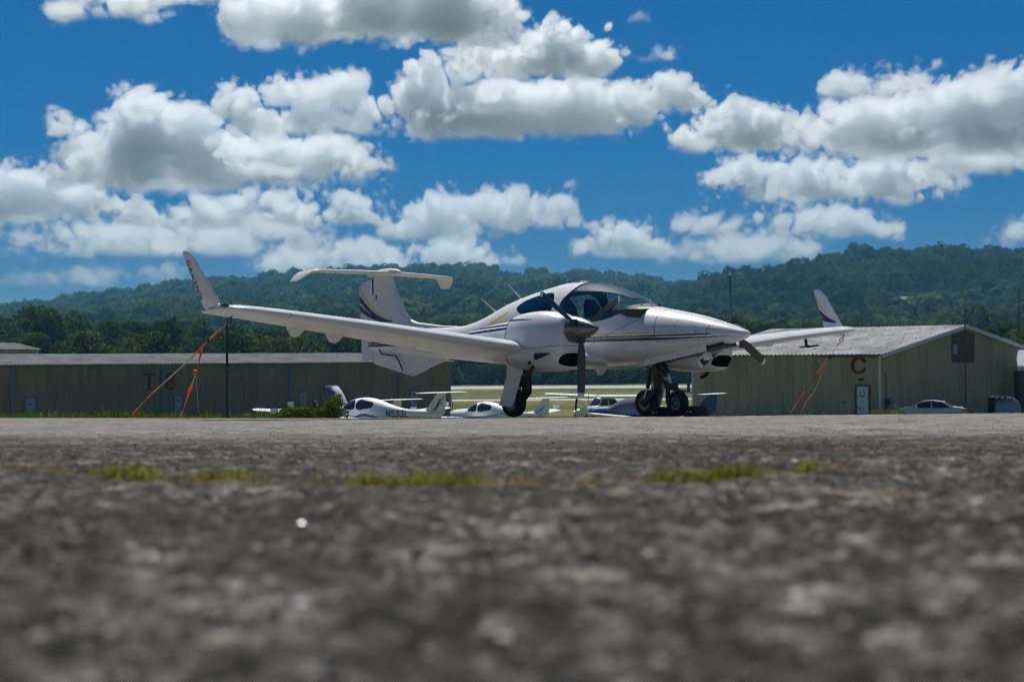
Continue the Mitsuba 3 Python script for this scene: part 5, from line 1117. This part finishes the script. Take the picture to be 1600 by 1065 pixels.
# ------------------------------------------------------------------ tie down straps, chocks
def along(p, q, n): return [np.asarray(p) + (np.asarray(q) - np.asarray(p)) * t for t in np.linspace(0, 1, n)]
def strap(label, ring, segs, side):
    """segs: list of (kind, points)"""
    k = thing('tie_down_strap', label, 'strap')
    for kind, pts in segs:
        P = curve(pts, 5) if len(pts) > 2 else np.array(along(pts[0], pts[-1], 6)); a = np.array([.75, .5, .45])
        if kind == 'band': put(k, 'webbing', ply(strip(P, np.linspace(.066, .050, len(P)), .005, [a * math.cos(.9 * t) + np.array([-.3, .2, .9]) * math.sin(.9 * t) for t in np.linspace(0, 1, len(P))]), 'm_orange', smooth=40))
        elif kind == 'loose': put(k, 'loose_webbing', ply(strip(P, np.interp(np.linspace(0, 1, len(P)), [0, .5, 1], [.03, .075, .04]), .004, [a * math.cos(1.3 * t) + np.array([-.3, .2, .9]) * math.sin(1.3 * t) for t in np.linspace(0, 1, len(P))]), 'm_orange', smooth=40))
        elif kind == 'rope': put(k, 'rope', ply(tube(P, [.009] * len(P), 6), 'm_rope', smooth=True))
        elif kind == 'thin': put(k, 'cord', ply(tube(P, [.003] * len(P), 5), 'm_rope', smooth=True))
        elif kind == 'dark': put(k, 'rope', ply(tube(P, [.010] * len(P), 6), 'm_rust', smooth=True))
        elif kind == 'buckle':
            c, t = np.mean(pts, 0), pts[1] - pts[0]; n_ = np.cross(t, [0, 1, 0]); b = put(k, 'buckle', ply(cat(obox(c, t, [0, 1, 0], n_, .075, .03, .028, .01), obox(c + t / np.linalg.norm(t) * .02, t, [0, 1, 0], n_, .03, .045, .045, .012), obox(c - t / np.linalg.norm(t) * .05, t, [0, 1, 0], n_, .02, .02, .045, .008)), 'm_black'))
        elif kind == 'ring':
            c = pts[0]; th = np.linspace(0, 2 * np.pi, 25)[:-1]; r = .032
            put(k, 'ring', ply(tube([c + [r * math.cos(a), 0, r * math.sin(a)] for a in np.r_[th, th[0]]], .007, 6), 'm_black', smooth=True))
            put(k, 'hook', ply(tube(curve([c + [0, 0, r], c + [.035, 0, .06], c + [.03, 0, .10], c + [-.005, 0, .115], c + [-.02, 0, .09]], 5), .008, 6), 'm_black', smooth=True))
        elif kind == 'anchor': put(k, 'anchor', ply(cat(tube([pts[0] + [0, 0, -.15], pts[0] + [0, 0, .04]], [.02, .02], 8), obox(pts[0] + [0, 0, .03], [1, .3, .8], [0, 1, 0], [-.8, 0, 1], .05, .015, .02, .006)), 'm_rust'))
    return k
S_ = lambda px, y, t: W(px, y, 20.5 + (25.8 - 20.5) * t)
strap('orange tie down strap running from the left wing tip out to the grass', None, [('ring', [S_(358.5, 501, 0)]), ('band', [S_(356, 504, .02), S_(328, 529, .28)]), ('buckle', [S_(331, 527, .27), S_(320, 536, .32)]), ('band', [S_(320, 537, .32), S_(300, 558, .45)]), ('rope', [S_(300, 558, .45), S_(240, 612, .78)]), ('band', [S_(240, 611, .78), S_(207, 646, .97)]), ('anchor', [S_(201, 651, 1)])], -1)
strap('loose orange strap end hanging from the left buckle down to the grass nearer the post', None, [('loose', [S_(317, 540, .32), S_(313, 556, .36), S_(308, 578, .42)]), ('rope', [S_(308, 578, .42), S_(303, 592, .5), S_(298, 604, .55)]), ('band', [S_(298, 603, .55), S_(291, 625, .75), S_(285, 643, .9)]), ('rope', [S_(286, 640, .88), S_(279, 653, 1.0)]), ('thin', [S_(306, 590, .5), S_(310, 645, .97)])], -1)
k = thing('marker_ball', 'bright red round ball hanging on the loose strap at the left', 'ball')
b = trimesh.creation.icosphere(3, .036); b.apply_translation(S_(304.5, 581.5, .44)); scene[k] = ply(b, 'm_orangered', smooth=True)
Q = lambda px, y, t: W(px, y, 29.2 + 2.6 * t)
strap('orange tie down strap running from the right wing tip to the ground', None, [('ring', [Q(1315, 531, 0)]), ('band', [Q(1312, 534, .05), Q(1300, 552, .2)]), ('buckle', [Q(1300, 553, .2), Q(1292, 562, .28)]), ('rope', [Q(1292, 562, .28), Q(1276, 583, .45)]), ('dark', [Q(1276, 583, .45), Q(1257, 610, .68)]), ('band', [Q(1256, 611, .68), Q(1239, 638, .92)]), ('rope', [Q(1239, 638, .92), Q(1231, 652, 1)]), ('anchor', [Q(1231, 653, 1)])], 1)
strap('loose orange strap end beside the right tie down strap', None, [('loose', [Q(1289, 569, .3), Q(1284, 583, .4), Q(1278, 598, .52)]), ('rope', [Q(1278, 598, .52), Q(1272, 610, .62), Q(1266, 618, .7)]), ('band', [Q(1266, 617, .7), Q(1256, 634, .88)]), ('rope', [Q(1256, 634, .88), Q(1247, 652, 1)])], 1)
for lab, c, rz_ in (('black rubber wheel chock with pale marks just ahead of the nose wheel', (-.98, .02, .075), .1), ('black rubber wheel chock between the nose wheel and the far main wheel', (-1.62, .05, .06), -.1)):
    k = thing('wheel_chock', lab, 'chock')
    m = loft([[(x, y, z) for x, z in ((-.11, -.09), (.11, -.09), (.055, .07), (-.055, .07))] for y in (-.17, .17)]); m.apply_transform(trimesh.transformations.translation_matrix(c) @ trimesh.transformations.rotation_matrix(rz_, [0, 0, 1]))
    put(k, 'block', ply(m, 'm_rubber', to_world=AT))
    put(k, 'label', ply(cat(*[obox((c[0] + dx, c[1] - .171, c[2] - .01), (1, 0, 0), (0, 1, 0), (0, 0, 1), .022, .003, .008) for dx in (-.03, .035)]), 'm_trim', to_world=AT))

# ------------------------------------------------------------------ weeds, flowers, gravel
wr = np.random.default_rng(77)
def blades(pos, h, w, lean=.45):
    n = len(pos); a = wr.uniform(0, 6.28, n); d = np.stack([np.cos(a), np.sin(a), 0 * a], 1); sdv = np.stack([-np.sin(a), np.cos(a), 0 * a], 1)
    l = (wr.uniform(0, lean, n) * h)[:, None]; up_ = np.array([0, 0, 1.0])
    b0, b1 = pos - sdv * w[:, None] / 2, pos + sdv * w[:, None] / 2; m = pos + up_ * (h * .55)[:, None] + d * l * .35; t = pos + up_ * h[:, None] + d * l
    m0, m1 = m - sdv * w[:, None] * .38, m + sdv * w[:, None] * .38
    tr = np.concatenate([np.stack([b0, b1, m1], 1), np.stack([b0, m1, m0], 1), np.stack([m0, m1, t], 1)], 1).reshape(-1, 3)
    return tm(tr, np.arange(len(tr)).reshape(-1, 3)), n
def turf(name, label, pos, h, w, matn, lean=.45, dry=.0):
    m, n = blades(pos, h, w, lean); u = np.repeat(wr.uniform(0, 1, n), 9); k = num(name)
    scene[k] = ply(m, matn, uv=np.stack([u, u * 0], 1)); labels[k] = {'label': label, 'category': 'grass', 'kind': 'stuff'}
def crestpos(pa, pb, n, d0, d1):
    px = wr.uniform(pa, pb, n); d = wr.uniform(d0, d1, n); x = (px - 800) / F * d; return np.stack([x, d, apron_z(x, d) - .03], 1)
P = np.vstack([crestpos(-60, 330, 5200, 25.6, 27.2), crestpos(330, 530, 2600, 25.6, 27)]); n = len(P)
lump = meshkit.fbm(np.stack([P[:, 0] * 3, P[:, 1] * 2, P[:, 0] * 0], 1), 3, 5)
turf('verge_grass', 'short green and yellow grass along the far edge of the apron at the left', P, (.03 + .22 * np.clip(lump - .36, 0, 1)) * wr.uniform(.5, 1.6, n) + .035, wr.uniform(.006, .012, n), 'm_verge')
P = np.vstack([crestpos(530, 1000, 700, 23.6, 25.2), crestpos(1000, 1660, 1100, 23.5, 25.0)]); n = len(P)
turf('verge_grass', 'thin sparse grass along the far edge of the apron at the right', P, wr.uniform(.02, .07, n), wr.uniform(.005, .009, n), 'm_verge')
P = crestpos(1358, 1412, 420, 24.3, 25.2); turf('verge_grass', 'tuft of grass below the downpipe of the right hangar', P, wr.uniform(.05, .16, 420), wr.uniform(.006, .011, 420), 'm_verge')
# leafy weed bush on the crest
k = thing('weed_bush', 'leafy green weed bush on the far edge of the apron before the parked airplanes', 'bush')
n = 5200; px = np.clip(np.where(wr.uniform(size=n) < .62, wr.normal(470, 24, n), wr.normal(520, 9, n)), 424, 542); top = np.interp(px, [424, 445, 470, 500, 515, 530, 542], [650, 638, 636, 639, 624, 616, 642])
d = wr.uniform(25.3, 26.4, n); y = 654 - (654 - top) * wr.uniform(0, 1, n) ** .75; c = np.stack([(px - 800) / F * d, d, np.array([zz(a, b, q) for a, b, q in zip(px, y, d)])], 1)
dirn = unit(wr, n); dirn[:, 2] = dirn[:, 2] * .5 + .25; dirn /= np.linalg.norm(dirn, axis=1, keepdims=True); sdv = np.cross(dirn, unit(wr, n)); sdv /= np.linalg.norm(sdv, axis=1, keepdims=True)
L_, Wd = wr.uniform(.025, .06, n)[:, None], wr.uniform(.007, .016, n)[:, None]
q0, q1, q2, q3 = c, c + dirn * L_ * .5 + sdv * Wd, c + dirn * L_, c + dirn * L_ * .5 - sdv * Wd
tr = np.concatenate([np.stack([q0, q1, q2], 1), np.stack([q0, q2, q3], 1)], 1).reshape(-1, 3); u = np.repeat(np.clip(wr.uniform(0, .8, n) + .2 * (y < 640), 0, 1), 6)
put(k, 'leaf', ply(tm(tr, np.arange(len(tr)).reshape(-1, 3)), 'm_bush', uv=np.stack([u, u * 0], 1))); labels[k + '__leaf'] = {'kind': 'stuff'}
st = []
for i in range(46):
    p0_ = wr.normal(470, 24) if i < 30 else wr.normal(520, 8); p0_ = float(np.clip(p0_, 426, 540)); t_ = float(np.interp(p0_, [424, 445, 470, 500, 515, 530, 542], [650, 638, 636, 639, 624, 616, 642])); dd = wr.uniform(25.4, 26.3)
    st.append(tube([W(p0_ + wr.uniform(-5, 5), 656, dd), W(p0_ + wr.uniform(-3, 3), (656 + t_) / 2, dd), W(p0_, t_ + 2, dd)], [.004, .003, .002], 5))
put(k, 'stem', ply(cat(*st), 'm_bush', uv=None)); labels[k + '__stem'] = {'kind': 'stuff'}
def flowers(label, spots, matn, r0, r1):
    k = thing('wildflower', label, 'flower'); labels[k]['kind'] = 'stuff'; ms = []
    for px, y, dd in spots:
        p = W(px, y, dd); r_ = wr.uniform(r0, r1)
        s = trimesh.creation.icosphere(1, r_); s.vertices = s.vertices * [1, 1, .6] + p; ms.append(tm(s.vertices, s.faces)); ms.append(tube([[p[0] + .01, p[1], p[2] - .16], [p[0], p[1], p[2]]], [.002, .002], 4))
    scene[k] = ply(cat(*ms), matn)
flowers('white and pale pink clover flowers in the grass at the far left', [(30, 645, 26), (34, 651, 26), (64, 646, 26), (76, 641, 26), (85, 640, 26.2), (90, 638, 26), (131, 647, 26), (141, 650, 26), (160, 635, 26.5), (358, 644, 26), (370, 648, 26), (75, 647, 26), (120, 650, 26), (212, 650, 26), (196, 645, 26)], 'm_flower', .006, .013)
flowers('yellow flowers by the foot of the right hangar door', [(px, y, 24.8) for px, y in zip(wr.uniform(1362, 1410, 46), wr.uniform(641, 648.5, 46))], 'm_flower_yellow', .004, .009)
flowers('small white flower heads near the parked car and the right wing strap', [(1397, 634, 25), (1399, 633, 25), (1256, 643, 24.6), (1267, 642, 24.6), (1262, 646, 24.6), (1403, 636, 25), (1285, 645, 24.6)], 'm_flower', .005, .010)
# weeds in the joint that crosses the foreground
GP, DP = [], []
_t = np.linspace(-.35, .35, 141); _y = np.array([min(np.linspace(2.6, 4.6, 900), key=lambda y: abs(y - 2.76 - (1.5 if t * y > .08 else .75) * (t * y) ** 2)) for t in _t]); jy = lambda px: np.interp((np.asarray(px) - 800) / F, _t, _y)
for a, b, n, dr_ in ((0, 50, 110, .9), (58, 112, 130, .95), (152, 252, 520, .12), (295, 402, 420, .35), (548, 600, 190, .25), (604, 764, 560, .22), (796, 850, 90, .8), (905, 938, 60, .7), (1010, 1092, 330, .35), (1085, 1190, 480, .15), (1240, 1276, 150, .2), (480, 520, 40, .9), (1290, 1330, 50, .95)):
    n = int(n * 1.6); px = wr.normal((a + b) / 2, (b - a) / 3.8, n); d = jy(px) + wr.normal(0, .022, n); x = (px - 800) / F * d; q = np.stack([x, d, apron_z(x, d) - .004], 1); s = wr.uniform(size=n) < dr_; GP.append(q[~s]); DP.append(q[s])
GP, DP = np.vstack(GP), np.vstack(DP)
turf('joint_weeds', 'low green weeds growing in the cracked joint across the foreground', GP, wr.uniform(.008, .036, len(GP)), wr.uniform(.0014, .0032, len(GP)), 'm_weed', .8)
turf('joint_weeds', 'dry straw coloured weeds in the cracked joint across the foreground', DP, wr.uniform(.006, .024, len(DP)), wr.uniform(.0014, .003, len(DP)), 'm_dry', .9)
# loose gravel
n = 5200; d = .6 + 10 * wr.uniform(size=n) ** 1.6; x = wr.uniform(-.36, .36, n) * d; sz = wr.uniform(.0012, .0042, n) * (1 + .5 * (wr.uniform(size=n) > .95)); ico = trimesh.creation.icosphere(0); V, Fc = np.asarray(ico.vertices), np.asarray(ico.faces)
vv = (V[None] * (1 + .3 * wr.uniform(-1, 1, (n, len(V), 1)))) * sz[:, None, None] * np.stack([np.ones(n), wr.uniform(.7, 1.2, n), wr.uniform(.5, .8, n)], 1)[:, None, :]
vv += np.stack([x, d, apron_z(x, d) + sz * .3 + .002], 1)[:, None]
hue = np.repeat(wr.uniform(0, 1, n), len(V))
mat('m_gravel', pr(proc(lambda p, n, uv: mix((.05, .046, .04), (.36, .33, .28), uv.x * uv.x)), .6))
scene['gravel'] = ply(tm(vv.reshape(-1, 3), (Fc[None] + (np.arange(n) * len(V))[:, None, None]).reshape(-1, 3)), 'm_gravel', uv=np.stack([hue, hue * 0], 1)); labels['gravel'] = {'label': 'loose gravel scattered over the grey apron', 'category': 'gravel', 'kind': 'stuff'}
for lab, px, y in (('shiny pebble catching the sun in the left foreground', 470, 826), ('pale pebble in the near foreground left of the middle', 470, 955)):
    v = y - 560 + .006 * (px - 800) - .03004 * F; d = .13 * F / v; x = (px - 800) / F * d; k = thing('pebble', lab, 'stone')
    s = trimesh.creation.icosphere(2, .0048); s.vertices = s.vertices * [1.3, 1, .7] + [x, d, float(apron_z(x, d)) + .0045]; scene[k] = ply(s, 'm_steel' if y < 900 else 'm_flower', smooth=True)

# ------------------------------------------------------------------ cumulus clouds: real volumes, far beyond the haze
crg = np.random.default_rng(5)
CN = (256, 128, 128)
def _bands():
    w = np.fft.rfftn(crg.standard_normal(CN)); q = [np.fft.fftfreq(CN[0])[:, None, None], np.fft.fftfreq(CN[1])[None, :, None], np.fft.rfftfreq(CN[2])[None, None]]
    k = np.sqrt(q[0] ** 2 + q[1] ** 2 + q[2] ** 2); out = []
    for k0 in (.018, .045, .1, .22):
        a = np.fft.irfftn(w * np.exp(-(np.log((k + 1e-9) / k0) / .35) ** 2), CN); out.append((a / a.std()).astype(np.float32))
    return out
CB = _bands()
CBOX = []
OFS, GG, OTF, SOFT = -.5, .66, .85, 4.6
def cloud(label, dist, blobs, ot=11, seed=0, vox=2.2, amp=1.0, soft=1.0, flat=True):
    """blobs: (azimuth, height, half width, half height) in photograph pixels as seen from the apron, turned into metres at the distance"""
    B = np.array(blobs, float); B[:, 2:] *= .95; m = 16; far_ = min(1.0, max(0.0, (dist - 9000) / 12000)); ot = ot * (1 - .45 * far_); soft = soft * (1 + .6 * far_)
    x0, x1 = (B[:, 0] - B[:, 2]).min() - m, (B[:, 0] + B[:, 2]).max() + m; y0, y1 = (B[:, 1] - B[:, 3]).min() - m, (B[:, 1] + B[:, 3]).max() + 8
    s = dist / F; W, H = (x1 - x0) * s, (y1 - y0) * s; dp = max(1.1 * (y1 - y0), .42 * (x1 - x0)); D = dp * s
    nx, nz = [int(min(250, max(16, v / vox))) for v in (x1 - x0, y1 - y0)]; ny = int(min(72, max(14, dp / (vox * 1.5))))
    ax, ay, az_ = (np.arange(nx) + .5) / nx * (x1 - x0), ((np.arange(ny) + .5) / ny - .5) * dp, (np.arange(nz) + .5) / nz * (y1 - y0)
    gx, gy, gz = (a.astype(np.float32) for a in np.meshgrid(ax, ay, az_, indexing='ij', sparse=True))
    r = np.random.default_rng(seed); e = np.full((nx, ny, nz), -1e3, np.float32)
    for bx, by, rx, ry in B:
        dy = r.uniform(-.16, .16) * dp; rd = min(.42 * dp, .95 * rx)
        q = np.sqrt(((gx - (bx - x0)) / rx) ** 2 + ((gy - dy) / rd) ** 2 + ((gz - (y1 - by)) / ry) ** 2)
        e = np.maximum(e, (1 - q) * min(rx, ry))
    o = [int(r.integers(0, n)) for n in CN]
    def nb(b): return CB[b][np.ix_((np.arange(nx) + o[0]) % CN[0], (np.arange(ny) + o[1]) % CN[1], (np.arange(nz) + o[2]) % CN[2])]
    bil = lambda a: 1.5 * np.abs(a) - .8
    d = e + amp * vox * (OFS + 2.2 * nb(0) + 2.6 * bil(nb(1)) + 1.8 * bil(nb(2)) + 1.0 * bil(nb(3)))
    den = np.clip(d / (vox * SOFT * soft), 0, 1) ** 1.5
    if flat: den = den * np.clip((gz - 6) / (.22 * (y1 - y0)), .0, 1)
    den = den * np.clip(np.minimum(gx, (x1 - x0) - gx) / (4 * vox), 0, 1) * np.clip((dp / 2 - np.abs(gy)) / (4 * vox), 0, 1) * np.clip(((y1 - y0) - gz) / (3 * vox), 0, 1)
    X0 = (x0 - 800) * s; Z0 = EYE + (560 - .006 * ((x0 + x1) / 2 - 800) - y1) * s
    M = T().translate([X0, dist - D / 2, Z0]).scale([W, D, H])
    for a0, a1, b0, b1, l0 in CBOX:
        if not (D1_ := (dist + D / 2 + 30 < a0 or dist - D / 2 - 30 > a1)) and not (X0 + W < b0 - 20 or X0 > b1 + 20): print('CLOUD OVERLAP', label, '|', l0, round(dist - D / 2), round(dist + D / 2), round(a0), round(a1))
    CBOX.append((dist - D / 2, dist + D / 2, X0, X0 + W, label))
    k = num('cloud'); labels[k] = {'label': label, 'category': 'cloud'}
    scene[k] = {'type': 'cube', 'to_world': M.translate([.5, .5, .5]).scale([.5, .5, .5]), 'bsdf': {'type': 'null'},
                'interior': {'type': 'heterogeneous', 'albedo': rgb(.945 - .05 * far_, .976 - .02 * far_, 1), 'scale': float(OTF * ot / (min(W, 1.6 * H) * .5)), 'phase': {'type': 'hg', 'g': GG},  # bluish albedo stands in for aerial haze and blue shaded bases, stronger with distance
                             'sigma_t': {'type': 'gridvolume', 'grid': mi.VolumeGrid(np.ascontiguousarray(den.astype(np.float32).transpose(2, 1, 0)[..., None])), 'to_world': M, 'filter_type': 'trilinear'}}}
cloud('large cloud cut by the top edge left of the middle', 6200, [(420, 35, 60, 42), (395, 55, 38, 24), (500, 25, 80, 48), (600, 5, 90, 60), (700, 10, 95, 66), (770, 30, 55, 42), (640, 45, 60, 22), (560, 40, 50, 30)], seed=11, ot=10)
cloud('thin cloud cut by the top edge at the left', 5500, [(130, 15, 45, 22), (200, 0, 60, 26), (280, -8, 60, 20), (340, -6, 30, 14)], seed=12, ot=5, soft=1.6)
cloud('cloud with a bright hump above the large middle cloud', 7000, [(882, 58, 42, 34), (860, 80, 60, 32), (920, 92, 58, 30), (800, 97, 70, 24), (950, 100, 34, 22), (745, 100, 34, 16)], seed=13, ot=11)
cloud('largest middle cloud with a white left shoulder and flat grey base', 8600, [(672, 120, 44, 38), (650, 150, 34, 40), (720, 110, 40, 28), (720, 165, 80, 42), (800, 165, 90, 44), (890, 162, 85, 42), (960, 158, 58, 36), (1000, 168, 34, 22), (780, 195, 120, 24), (920, 195, 60, 18)], seed=14, ot=12)
cloud('small ragged cloud bridging to the right of the largest one', 7650, [(1045, 142, 36, 28), (1020, 160, 34, 20), (1072, 155, 22, 20)], seed=15, ot=8)
cloud('rounded cloud in the right half between two bigger ones', 8080, [(1145, 185, 48, 40), (1185, 195, 44, 36), (1110, 205, 36, 26), (1080, 220, 28, 14), (1150, 218, 70, 20), (1215, 190, 18, 22)], seed=16, ot=11)
cloud('broad cloud at the right edge with a dark flat base', 9150, [(1275, 195, 48, 32), (1340, 195, 70, 38), (1420, 185, 80, 42), (1500, 172, 80, 46), (1580, 160, 70, 50), (1540, 140, 40, 34), (1650, 170, 60, 50), (1380, 222, 120, 26), (1540, 218, 110, 26), (1435, 152, 30, 24)], seed=17, ot=12)
cloud('greyish cloud behind the top of the broad right cloud', 9950, [(1310, 140, 32, 24), (1345, 135, 34, 24), (1400, 135, 44, 28), (1430, 125, 24, 18), (1560, 118, 40, 16)], seed=18, ot=6, soft=1.4)
cloud('dim cloud at the right edge under the broad one', 10600, [(1500, 245, 40, 22), (1560, 238, 50, 24), (1620, 235, 50, 26), (1540, 258, 80, 14)], seed=19, ot=8)
cloud('long flat cloud low in the right half', 11800, [(1130, 278, 26, 8), (1170, 275, 40, 16), (1240, 280, 50, 26), (1300, 280, 55, 30), (1370, 275, 60, 32), (1440, 285, 48, 22), (1330, 302, 130, 16)], seed=20, ot=10)
cloud('tiny puff under the left end of the long flat cloud', 12500, [(1208, 310, 12, 10), (1216, 304, 10, 9)], seed=21, ot=5, amp=.5)
cloud('rounded grey cloud left of the middle', 9200, [(375, 165, 34, 30), (400, 185, 50, 28), (440, 150, 34, 30), (485, 155, 48, 34), (535, 150, 42, 34), (580, 175, 32, 28), (470, 190, 100, 22), (550, 190, 50, 20)], seed=22, ot=8)
cloud('biggest left cloud with a bright crown and dark base', 10200, [(215, 170, 46, 32), (180, 195, 44, 30), (250, 190, 60, 34), (310, 195, 48, 34), (110, 200, 36, 16), (130, 235, 56, 34), (220, 235, 80, 44), (320, 240, 80, 44), (410, 245, 70, 36), (500, 250, 66, 36), (560, 262, 44, 24), (270, 278, 150, 24), (430, 278, 110, 16)], seed=23, ot=13)
cloud('ragged wisp off the right end of the biggest left cloud', 11000, [(590, 258, 24, 10), (610, 250, 12, 8)], seed=24, ot=4, amp=.6)
cloud('bright cloud at the left edge', 12000, [(20, 280, 36, 30), (60, 300, 50, 36), (-40, 300, 60, 36), (95, 285, 30, 20), (130, 315, 60, 28), (60, 330, 110, 20), (180, 325, 40, 18)], seed=25, ot=11)
cloud('row of low puffs left of the middle', 13500, [(230, 335, 40, 20), (320, 325, 40, 24), (380, 320, 44, 26), (430, 318, 36, 26), (465, 330, 24, 18), (340, 342, 130, 14)], seed=26, ot=9)
cloud('upright low puff between the left and middle clouds', 14500, [(540, 320, 36, 28), (520, 335, 30, 18), (568, 325, 20, 22), (540, 340, 44, 10)], seed=27, ot=9)
cloud('narrow bright puff beside the upright low puff', 15500, [(482, 345, 9, 18), (488, 355, 14, 10)], seed=28, ot=6, amp=.5)
cloud('low cloud right of the tail fin with a puffy top', 15500, [(700, 320, 30, 22), (660, 345, 34, 24), (640, 360, 40, 20), (760, 325, 44, 26), (820, 322, 44, 28), (865, 325, 36, 28), (790, 340, 100, 16), (700, 355, 60, 18)], seed=29, ot=9)
cloud('compact white cloud above the canopy', 17000, [(950, 370, 36, 26), (990, 372, 34, 28), (1010, 385, 28, 18), (925, 382, 24, 16), (970, 392, 60, 12)], seed=30, ot=11)
cloud('soft low cloud right of the canopy', 18100, [(1070, 350, 30, 14), (1110, 348, 40, 16), (1140, 355, 40, 14), (1160, 340, 18, 10)], seed=31, ot=6, soft=1.4)
cloud('broad low cloud over the right hill', 17000, [(1220, 348, 36, 26), (1270, 345, 50, 26), (1320, 345, 50, 26), (1390, 360, 28, 16), (1280, 362, 90, 12)], seed=32, ot=9)
cloud('hazy cloud bank low over the gap in the hills', 22000, [(1075, 390, 36, 20), (1130, 385, 50, 24), (1190, 382, 54, 22), (1250, 388, 40, 14), (1150, 402, 110, 12)], seed=33, ot=7, soft=1.3)
cloud('small low puff at the right edge over the hill', 20000, [(1570, 366, 22, 16), (1595, 362, 24, 18), (1530, 378, 22, 8)], seed=34, ot=7)
cloud('grey layered cloud low at the left', 19000, [(60, 372, 50, 16), (140, 365, 70, 18), (240, 362, 80, 20), (340, 365, 90, 22), (430, 362, 70, 22), (500, 368, 40, 16), (250, 388, 210, 14)], seed=35, ot=8, soft=1.5)
cloud('long white bank behind the ridge left of the middle', 24000, [(450, 402, 50, 14), (520, 396, 60, 18), (600, 400, 60, 18), (680, 398, 60, 16), (720, 402, 40, 12), (560, 412, 160, 12)], seed=36, ot=9)
cloud('white bank behind the ridge above the boom', 26500, [(770, 410, 26, 12), (800, 408, 30, 12), (740, 414, 30, 8)], seed=37, ot=9, amp=.7)
cloud('faint cloud low over the left ridge', 27500, [(70, 430, 50, 10), (160, 428, 60, 12), (230, 424, 50, 14), (120, 440, 90, 8)], seed=38, ot=4, soft=1.8)
cloud('small wisp high right of the hump', 7350, [(1040, 84, 20, 12), (1025, 90, 18, 6), (1052, 78, 10, 10)], seed=39, ot=3, soft=1.6, amp=.6)
cloud('tiny faint puff near the top right of the middle', 6600, [(1008, 26, 14, 8)], seed=40, ot=2.5, soft=1.6, amp=.4)

# ------------------------------------------------------------------ haze
scene['haze'] = {'type': 'cube', 'to_world': T().translate([0, 4400, 72]).scale([9200, 4900, 80]) , 'bsdf': {'type': 'null'}, 'interior': {'type': 'ref', 'id': 'air'}}
labels['haze'] = {'label': 'thin summer haze over the airfield', 'category': 'haze', 'kind': 'stuff'}
